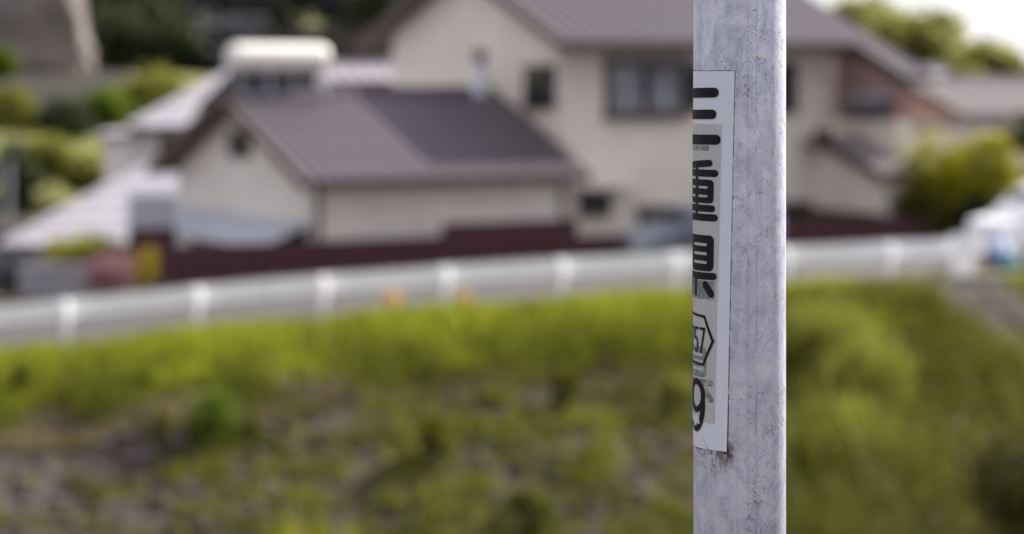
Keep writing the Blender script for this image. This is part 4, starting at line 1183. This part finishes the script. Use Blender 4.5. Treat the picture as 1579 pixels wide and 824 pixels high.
# yards
shrub('yellow_bush', 'rounded olive bush with yellow top right of the porch roof', 'bush', 1440, 208, 345, 165, 53.1, LM['yellow'], 0.05, 110, 60, zbase=0.1)
shrub('yellow_bush', 'brighter yellow bush nearest the right edge behind the fence', 'bush', 1520, 186, 335, 125, 53.6, LM['yellow'], 0.05, 90, 60, zbase=0.1)
shrub('olive_bush', 'dull olive bush low in front of the yellow-topped bushes', 'bush', 1420, 290, 360, 110, 52.7, LM['olive'], 0.05, 80, 60, zbase=0.1)
shrub('olive_bush', 'dark olive bush beside the white car behind the fence', 'bush', 1500, 295, 372, 90, 52.9, LM['dark'], 0.05, 80, 60, zbase=0.1)
tree('dark_tree', 'dark green tree cut off by the right edge above the white car', 1585, 175, 330, 100, 56.0, LM['dark'], 0.08, 110, 60, 0.1)
shrub('green_shrub', 'fresh green shrub in front of the pale lower roof at far left', 'shrub', 125, 360, 405, 130, 47.0, LM['lime'], 0.035, 70, 50, zbase=0.0)
shrub('azalea', 'pink flowering azalea left of the maroon fence', 'shrub', 172, 394, 445, 100, 44.5, LM['pink'], 0.03, 70, 45, zbase=0.0, spread=0.4)
shrub('gold_flower_bush', 'small golden yellow bush at the left end of the maroon fence', 'bush', 226, 376, 445, 40, 43.8, LM['gold'], 0.03, 40, 36, zbase=0.0, spread=0.4)
shrub('dark_hedge', 'dark blue-green hedge at the far left edge behind the rail', 'hedge', 22, 385, 450, 110, 45.0, LM['conifer'], 0.04, 70, 60, zbase=0.0)
q = at(28, 445, 44.0)
wl = thing('garden_wall', 'low white garden wall behind the guardrail at the far left', 'wall', (q.x, q.y, 0), R(8))
for k in range(3):
    MB().box(k * 0.42, k * 0.42 + 0.41, 0, 0.12, -0.2, 0.50).build('block', M['roof_pale'], wl)
MB().box(-0.02, 1.28, -0.02, 0.14, 0.502, 0.57).build('coping', M['roof_pale'], wl)
q = at(14, 330, 58.0)
pp = thing('thin_grey_post', 'thin grey post on the green hillside at the far left', 'post', (q.x, q.y, 0))
MB().tube((0, 0, -0.5), (0, 0, at(14, 255, 58).z), 0.06, 0.05, 10).build('shaft', M['grey_metal'], pp)
MB().lathe([(0.07, at(14, 255, 58).z + 0.001), (0.05, at(14, 250, 58).z)], n=10).build('cap', M['grey_metal'], pp)

# hillside things
def rock():
    Y = 88; a = at(-60, 112, Y)
    t = thing('rock_face', 'bare grey-brown rock face on the hill at the top left', 'rock', (a.x, a.y, a.z), 0)
    bm = bmesh.new(); bmesh.ops.create_icosphere(bm, subdivisions=4, radius=1)
    for v in bm.verts:
        p = v.co.copy()
        n1 = mnoise.noise(p * 1.6) * 0.34 + mnoise.noise(p * 4.3) * 0.1
        sq = Vector((math.copysign(abs(p.x) ** 0.5, p.x), math.copysign(abs(p.y) ** 0.7, p.y), math.copysign(abs(p.z) ** 0.6, p.z))) * (1 + n1)
        v.co = Vector((2.1 + sq.x * 2.55 - sq.z * 0.75, 1.4 + sq.y * 2.0, 1.9 + sq.z * 2.6))
    me = bpy.data.meshes.new('boulder'); bm.to_mesh(me); bm.free(); me.materials.append(M['rock'])
    link('boulder', me, t)
rock()
def wall_line(name, label, pxa, pya, pxb, pyb, h, Y0, Y1, m):
    a = at(pxa, pya, Y0); b = at(pxb, pyb, Y1)
    L = math.hypot(b.x - a.x, b.y - a.y)
    t = thing(name, label, 'wall', tuple(a), math.atan2(b.y - a.y, b.x - a.x))
    n_ = max(2, int(L / 1.5))
    dz = b.z - a.z
    for k in range(n_):
        x0, x1 = L * k / n_, L * (k + 1) / n_ - 0.03
        z0, z1 = dz * k / n_, dz * (k + 1) / n_
        MB().hexa([(x0, 0, z0 - h - 1.2), (x1, 0, z1 - h - 1.2), (x1, 0.3, z1 - h - 1.2), (x0, 0.3, z0 - h - 1.2)], [(x0, 0.0, z0), (x1, 0.0, z1), (x1, 0.3, z1), (x0, 0.3, z0)]).build('wall_panel', m, t)
wall_line('retaining_wall', 'pale concrete retaining wall on the hill below the rock face', -40, 118, 205, 110, 0.5, 82, 82, M['concrete'])
wall_line('retaining_wall', 'dim grey wall on the hill behind the solar tank', 300, 52, 600, 40, 0.4, 92, 92, M['darkconcrete'])
k = 0
for (px, pyt, pyb, wpx, Y, mm_, nm, lb, leaf) in [
    (175, -60, 112, 190, 96, 'dark', 'hill_tree', 'dark broad tree beside the rock face on the hill', 0.16),
    (290, -70, 80, 190, 108, 'conifer', 'hill_tree', 'blackish conifer mass left above the solar tank', 0.16),
    (420, -90, 60, 200, 110, 'conifer', 'hill_tree', 'blackish conifer directly above the solar tank', 0.16),
    (545, -80, 60, 190, 108, 'conifer', 'hill_tree', 'blackish conifer between solar tank and main house roof', 0.16),
    (240, 5, 126, 210, 92, 'dark', 'hill_tree', 'dark teal shrub-like tree left of the solar tank', 0.14),
    (345, 25, 126, 180, 93, 'conifer', 'hill_tree', 'low dark tree just behind the left end of the solar tank', 0.14),
    (600, -40, 90, 120, 100, 'dark', 'hill_tree', 'dark tree behind the left eave of the main house', 0.14),
]:
    c = at(px, pyb, Y)
    tree(nm, lb, px, pyt, pyb, wpx, Y, LM[mm_], leaf, 130, 60, hillz(c.x, Y))
for (px, pyt, pyb, wpx, Y, mm_, lb) in [
    (235, 104, 190, 110, 78, 'mid', 'yellow-green shrub on the hill above the pale upper roof'),
    (165, 135, 200, 90, 76, 'bright', 'green shrub on the hill left of the pale upper roof'),
    (100, 150, 215, 90, 74, 'dark', 'dark teal shrub in the middle of the green hill'),
    (75, 205, 285, 110, 70, 'mid', 'bright yellow-green shrub above the pale lower roof'),
    (25, 215, 330, 70, 68, 'dark', 'dark green shrub behind the thin grey post'),
    (20, 135, 205, 90, 74, 'mid', 'pale yellow-green shrub at the left edge of the hill'),
    (5, 70, 125, 50, 80, 'bright', 'small green shrub at the left edge under the rock face'),
    (130, 240, 300, 80, 69, 'mid', 'yellow-green shrub right behind the pale lower roof edge'),
]:
    c = at(px, pyb, Y)
    shrub('hill_shrub', lb, 'shrub', px, pyt, pyb, wpx, Y, LM[mm_], 0.09, 70, 45, zbase=min(hillz(c.x, Y), c.z))
for (px, pyt, pyb, wpx, Y, mm_, lb) in [
    (1395, 8, 130, 160, 110, 'far', 'round olive-green tree right of the main roof against the sky'),
    (1330, -10, 110, 150, 118, 'far', 'green tree top just behind the main roof slope'),
    (1525, 62, 150, 120, 112, 'far', 'lower pale green tree at right against the sky'),
    (1465, 95, 150, 90, 108, 'far', 'low dull tree between the two green trees at right'),
    (1590, 105, 160, 90, 110, 'olive', 'dull green tree at the right edge above the grey roof'),
]:
    tree('broadleaf_tree', lb, px, pyt, pyb, wpx, Y, LM[mm_], 0.17, 130, 55, 0.1)

# ------------------------------------------------------------------ bank vegetation
def scatter(n, s0, s1, d0, d1, clump=0.0, fn=None):
    s = rng.uniform(s0, s1, n); d = rng.uniform(d0, d1, n)
    xy = P0[None] + s[:, None] * TT[None] + d[:, None] * NN[None]
    return s, d, xy
def low(x, y, f=1.0, ph=0.0):
    return 0.5 + 0.25 * (np.sin(x * 1.7 * f + y * 0.6 * f + ph) + np.sin(x * 0.9 * f - y * 2.1 * f + 2 * ph + 1.3) * 0.7 + np.sin(3.3 * f * x + 1.9 * f * y + ph) * 0.4)

# grass on the upper bank
n = 95000
s, d, xy = scatter(n, -14, 24, -0.25, 3.4)
z = height(xy[:, 0], xy[:, 1])
f = low(xy[:, 0], xy[:, 1], 1.0)
edge = 2.65 - 0.45 * (1 - sst(0, 6, s)) + 0.2 * np.sin(s * 1.3) + 0.12 * np.sin(s * 3.7 + 1)
def on_apron(s, d):
    wob = 0.12 * np.sin(d * 5.1) + 0.1 * np.sin(s * 7.3 + d * 2)
    return (s > s_at_px(1390) + wob - 0.15) & (s < s_at_px(1515) + wob) & (d > 0.45) & (d < 4.3 + 2 * wob)
keep = (d < edge) & (rng.random(n) < 0.55 + 0.6 * f) & (~on_apron(s, d) | (rng.random(n) < 0.08))
base = np.column_stack([xy, z])[keep]
hgt = (0.10 + 0.20 * rng.random(n) ** 1.4 + 0.16 * np.clip(f - 0.45, 0, 1))[keep] * np.where(d[keep] < 0.6, 0.95, 1)
tint = np.clip(0.25 + 0.6 * f[keep] + rng.normal(size=keep.sum()) * 0.18, 0, 1)
g = link('bank_grass', blades_mesh('bank_grass', base, hgt, 0.009 + 0.008 * rng.random(keep.sum()), tint, LM['grass'], 0.7))
tag(g, kind='stuff')
# darker, taller grass in patches along the foot of the bank
n = 30000
s, d, xy = scatter(n, -14, 14, 1.5, 3.2)
z = height(xy[:, 0], xy[:, 1])
pat = np.zeros(n)
for px, wd in ((190, 40), (395, 22), (585, 38), (655, 25), (762, 42), (850, 40), (915, 20), (985, 55), (1050, 30), (35, 20)):
    s_c = s_at_px(px) - 0.75
    pat = np.maximum(pat, np.exp(-((s - s_c) / (wd * 0.0105 * 1.1)) ** 2 - ((d - 2.5) / 0.65) ** 2))
keep = rng.random(n) < pat * 1.1
g = link('sedge', blades_mesh('sedge', np.column_stack([xy, z])[keep], (0.22 + 0.30 * rng.random(n))[keep], 0.009 + 0.009 * rng.random(keep.sum()), rng.random(keep.sum()), LM['sedge'], 0.6))
tag(g, kind='stuff')
# dry straw along the foot of the grass
n = 16000
s, d, xy = scatter(n, -14, 12, 2.5, 3.7)
z = height(xy[:, 0], xy[:, 1]); f = low(xy[:, 0], xy[:, 1], 1.3, 2.0)
keep = f > 0.42
g = link('dry_grass', blades_mesh('dry_grass', np.column_stack([xy, z])[keep], (0.08 + 0.16 * rng.random(n))[keep], 0.007 + 0.006 * rng.random(keep.sum()), rng.random(keep.sum()), LM['dry'], 1.2))
tag(g, kind='stuff')
# low weeds on the slope: more to the right, thin at the left
cs, sz, ts = [], [], []
for _ in range(6500):
    s = rng.uniform(-14, 22); d = rng.uniform(2.4, 11.0)
    p = P0 + TT * s + NN * d
    f = float(low(p[0], p[1], 1.5, 0.7))
    dens = 0.11 + 0.92 * float(sst(-0.5, 8.0, s + 0.35 * (d - 2.4)))
    if rng.random() > dens * (0.45 + 0.9 * f): continue
    zc = float(height(p[0], p[1])); r = rng.uniform(0.08, 0.30); k = int(rng.uniform(24, 60))
    q = rng.normal(size=(k, 3)) * np.array([r, r, r * 0.55]) * 0.7
    q[:, 2] = np.abs(q[:, 2])
    cs.append(q + np.array([p[0], p[1], zc + 0.02])); sz.append(rng.uniform(0.02, 0.05, k)); ts.append(np.full(k, rng.random() ** 1.2))
v, q4, t = leaves(np.concatenate(cs), np.concatenate(sz), np.concatenate(ts), 0.12)
g = link('slope_weeds', raw_mesh('slope_weeds', v, None, q4, t, LM['weed'])); tag(g, kind='stuff')
# clods and stones on the soil
vs_, f4 = [], []
for i in range(2600):
    s = rng.uniform(-14, 20); d = rng.uniform(2.3, 11)
    p = P(s, d); r = rng.uniform(0.02, 0.09)
    c = np.array([[dx, dy, dz] for dz in (-0.6, 0.6) for dx, dy in ((-1, -1), (1, -1), (1, 1), (-1, 1))]) * r * (0.7 + 0.6 * rng.random((8, 3)))
    k = len(vs_) * 8
    vs_.append(c + np.array([p.x, p.y, p.z + r * 0.3])); f4 += [[k + a for a in fc] for fc in ((3, 2, 1, 0), (4, 5, 6, 7), (0, 1, 5, 4), (1, 2, 6, 5), (2, 3, 7, 6), (3, 0, 4, 7))]
M['clod'] = mat('soil_clods', (0.095, 0.077, 0.074), 0.95, var=0.5, scale=5)
g = link('soil_clods', raw_mesh('soil_clods', np.concatenate(vs_), None, np.array(f4), None, M['clod'])); tag(g, kind='stuff')

# individual plants on the bank
def wild(seed, n=11):
    rr = random.Random(seed)
    return [(rr.uniform(-.7, .7), rr.uniform(-.6, .6), rr.uniform(-.95, .7), rr.uniform(.18, .4), rr.uniform(.18, .4), rr.uniform(.16, .36)) for _ in range(n)]
def ground_shrub(name, label, cat, px, pyt, pyb, wpx, m, leaf=0.035, clumps=45, per=40, spread=0.22):
    p = ray_ground(px, pyb)
    return shrub(name, label, cat, px, pyt, pyb - 2, wpx, p.y, m, leaf, clumps, per, lobes=None if wpx > 80 else wild(px), zbase=p.z, spread=spread + 0.14)
ground_shrub('bank_shrub', 'bright green rounded shrub alone on the bare soil slope at left', 'shrub', 328, 598, 684, 84, LM['bright'], 0.03, 60, 50)
ground_shrub('grass_tuft', 'dark grass tuft at the far left foot of the grassy bank', 'tuft', 36, 562, 606, 36, LM['bright'], 0.03, 24, 36)
ground_shrub('grass_tuft', 'wide green tuft at the foot of the bank left of the shrub', 'tuft', 208, 562, 606, 74, LM['bright'], 0.03, 36, 40)
ground_shrub('weed_clump', 'green weed clump in the middle of the soil slope', 'weed', 664, 628, 720, 80, LM['weed'], 0.03, 40, 40)
ground_shrub('weed_clump', 'fresh green weed at the bottom edge right of the centre', 'weed', 822, 745, 824, 76, LM['sedge'], 0.03, 40, 40)
ground_shrub('weed_clump', 'small weed on the bare soil right of the bright shrub', 'weed', 385, 612, 690, 40, LM['weed'], 0.03, 22, 34)
ground_shrub('weed_clump', 'small weed on the bare soil left of the bright shrub', 'weed', 252, 632, 668, 30, LM['weed'], 0.03, 18, 30)
ground_shrub('weed_clump', 'weed at the foot of the grassy bank right of centre', 'weed', 872, 560, 632, 46, LM['weed'], 0.03, 26, 34)
ground_shrub('weed_clump', 'leafy weed touching the left side of the pole', 'weed', 1042, 575, 640, 60, LM['mid'], 0.03, 28, 34)
for px, lb in ((605, 'left of the two apricot flowers under the guardrail'), (716, 'right and larger of the two apricot flowers under the guardrail')):
    p = ray_ground(px, 484)
    shrub('flower', lb, 'flower', px, 446, 474, 36, p.y, LM['apricot'], 0.02, 16, 22, zbase=p.z)

def leafy_stalks(name, label, cat, px, pyt, pyb, wpx, Y, m, n, leafw=0.02):
    b = at(px, pyb, Y); top = at(px, pyt, Y)
    gzz = float(height(b.x, b.y))
    t = thing(name, label, cat, (b.x, b.y, gzz))
    r = wpx / 2 * Y / F; h = top.z - gzz
    base = np.column_stack([rng.normal(size=n) * r * 0.45, rng.normal(size=n) * r * 0.45, np.zeros(n) - 0.02])
    link('leaves', blades_mesh('leaves', base, h * (0.65 + 0.35 * rng.random(n)), leafw * (0.7 + 0.6 * rng.random(n)), np.clip(rng.random(n), 0, 1), m, 0.28), t)
    st = MB()
    for k in range(6):
        a = k * 1.05
        st.tube((0.02 * math.cos(a), 0.02 * math.sin(a), -0.02), (r * 0.3 * math.cos(a), r * 0.3 * math.sin(a), h * 0.7), 0.012, 0.005, n=6)
    st.build('stem', M['trunk'], t)
leafy_stalks('tall_weed', 'taller lime-coloured weed rising from the bottom edge left of centre', 'weed', 466, 752, 840, 70, 27.0, LM['lime'], 160)
leafy_stalks('tall_weed', 'shorter lime-coloured weed at the bottom edge near the taller one', 'weed', 546, 786, 845, 44, 27.0, LM['lime'], 90)

# tall rank grass right of the pole
n = 52000
s, d, xy = scatter(n, 11.2, 26, 0.5, 9.5)
f = low(xy[:, 0], xy[:, 1], 0.9, 1.1)
z = height(xy[:, 0], xy[:, 1])
sep_ = sst(11.0, 12.6, s + 0.1 * d)
apron = on_apron(s, d)
keep = (rng.random(n) < (0.25 + f) * sep_) & (~apron | (rng.random(n) < 0.06))
hg = (0.22 + 0.4 * rng.random(n) * (0.5 + f))[keep] * np.where(d[keep] < 1.3, 0.6, 1)
g = link('tall_grass', blades_mesh('tall_grass', np.column_stack([xy, z])[keep], hg, 0.012 + 0.012 * rng.random(keep.sum()), np.clip(0.1 + 0.75 * f[keep] + rng.normal(size=keep.sum()) * 0.2, 0, 1), LM['reed'], 0.6))
tag(g, kind='stuff')
def grass_clump(label, px, pyt, wpx, Y, m, n, seed):
    top = at(px, pyt, Y)
    gzz = float(height(top.x, top.y)); h = top.z - gzz
    t = thing('grass_clump', label, 'grass clump', (top.x, top.y, gzz))
    r = wpx / 2 * Y / F
    rs = np.random.default_rng(seed)
    k = 24
    cx = rs.uniform(-1, 1, k) * r; cy = rs.uniform(-1, 1, k) * min(r, 1.2); ch = h * (0.45 + 0.55 * rs.random(k)) * (1 - 0.25 * np.abs(cx) / r)
    ct = rs.random(k)
    j = rs.integers(0, k, n)
    base = np.column_stack([cx[j] + rs.normal(size=n) * r * 0.22, cy[j] + rs.normal(size=n) * r * 0.22, np.full(n, -0.03)])
    hh_ = ch[j] * (0.30 + 0.70 * rs.random(n) ** 0.7)
    link('leaves', blades_mesh('leaves', base, hh_, 0.010 + 0.012 * rs.random(n), np.clip(0.15 + 0.6 * ct[j] + rs.normal(size=n) * 0.2, 0, 1), m, 0.55), t)
    # seed-head leaves fluffing the upper half
    n2 = n // 3
    q = rs.integers(0, k, n2)
    f = 0.25 + 0.75 * rs.random(n2)
    c = np.column_stack([cx[q], cy[q], ch[q] * f]) + rs.normal(size=(n2, 3)) * r * np.array([0.3, 0.3, 0.2])
    v, q4, tt_ = leaves(c, 0.02 + 0.03 * rs.random(n2), 0.15 + 0.6 * ct[q], 0.15)
    link('side_leaves', raw_mesh('side_leaves', v, None, q4, tt_, m), t)
    st = MB()
    for i_ in range(k):
        st.tube((cx[i_], cy[i_], -0.05), (cx[i_] * 1.05, cy[i_], ch[i_] * 0.8), 0.012, 0.005, n=5)
    st.build('stalks', M['trunk'], t)
for i_, (px, pyt, wpx, Y, mm_, n, lb) in enumerate([
    (1262, 418, 120, 37.2, 'reed_light', 3200, 'light green feathery clump right beside the pole overlapping the rail'),
    (1335, 478, 110, 35.5, 'reed_light', 2600, 'light green feathery clump on the bank left of the grey revetment'),
    (1290, 530, 150, 33.0, 'reed_light', 2400, 'second light feathery clump down the bank beside the pole'),
    (1400, 560, 130, 31.0, 'reed', 1500, 'muted green clump below the grey revetment'),
    (1270, 640, 150, 28.0, 'reed', 1800, 'muted green clump low beside the right edge of the pole'),
    (1370, 660, 170, 26.0, 'reed', 1900, 'broad muted clump in the lower middle right of the pole'),
    (1490, 590, 130, 27.5, 'reed', 1500, 'muted clump standing under the right half of the revetment'),
    (1300, 740, 190, 22.0, 'reed_dark', 2200, 'dark olive clump at the bottom edge touching the pole'),
    (1440, 700, 190, 21.5, 'reed_dark', 2200, 'dark olive clump at the bottom edge between pole and corner'),
    (1585, 470, 80, 30.0, 'reed', 1400, 'green clump cut off by the right edge under the bins'),
    (1570, 600, 150, 23.0, 'reed_dark', 2000, 'dark olive clump against the right edge above the corner'),
]):
    grass_clump(lb, px, pyt, wpx, Y, LM[mm_], n, 100 + i_)
for (px, pyt, pyb, wpx, Y, lb) in [(1580, 650, 960, 260, 20.0, 'darkest bush in the bottom right corner')]:
    shrub('dark_bush', lb, 'bush', px, pyt, pyb, wpx, Y, LM['reed_dark'], 0.032, 260, 36, lobes=wild(px, 22), spread=0.7)

# ------------------------------------------------------------------ groups of repeats
GROUPS = {'parked_car': 'cars parked behind the guardrail', 'plastic_bin': 'plastic bins at the rail end', 'right_house': 'neighbour houses on the right',
          'yellow_bush': 'yellow-topped bushes behind the fence', 'olive_bush': 'low olive bushes behind the fence', 'hill_tree': 'dark trees on the hill',
          'hill_shrub': 'shrubs on the left hillside', 'broadleaf_tree': 'trees against the sky on the right', 'retaining_wall': 'retaining walls on the hill',
          'grass_tuft': 'tufts at the foot of the grassy bank', 'weed_clump': 'weeds on the soil slope', 'flower': 'apricot flowers under the guardrail',
          'tall_weed': 'lime weeds at the bottom edge', 'grass_clump': 'feathery clumps on the bank right of the pole'}
for o in C.objects:
    b = o.name.split('.')[0]
    if o.parent is None and b in GROUPS and 'label' in o: o['group'] = GROUPS[b]
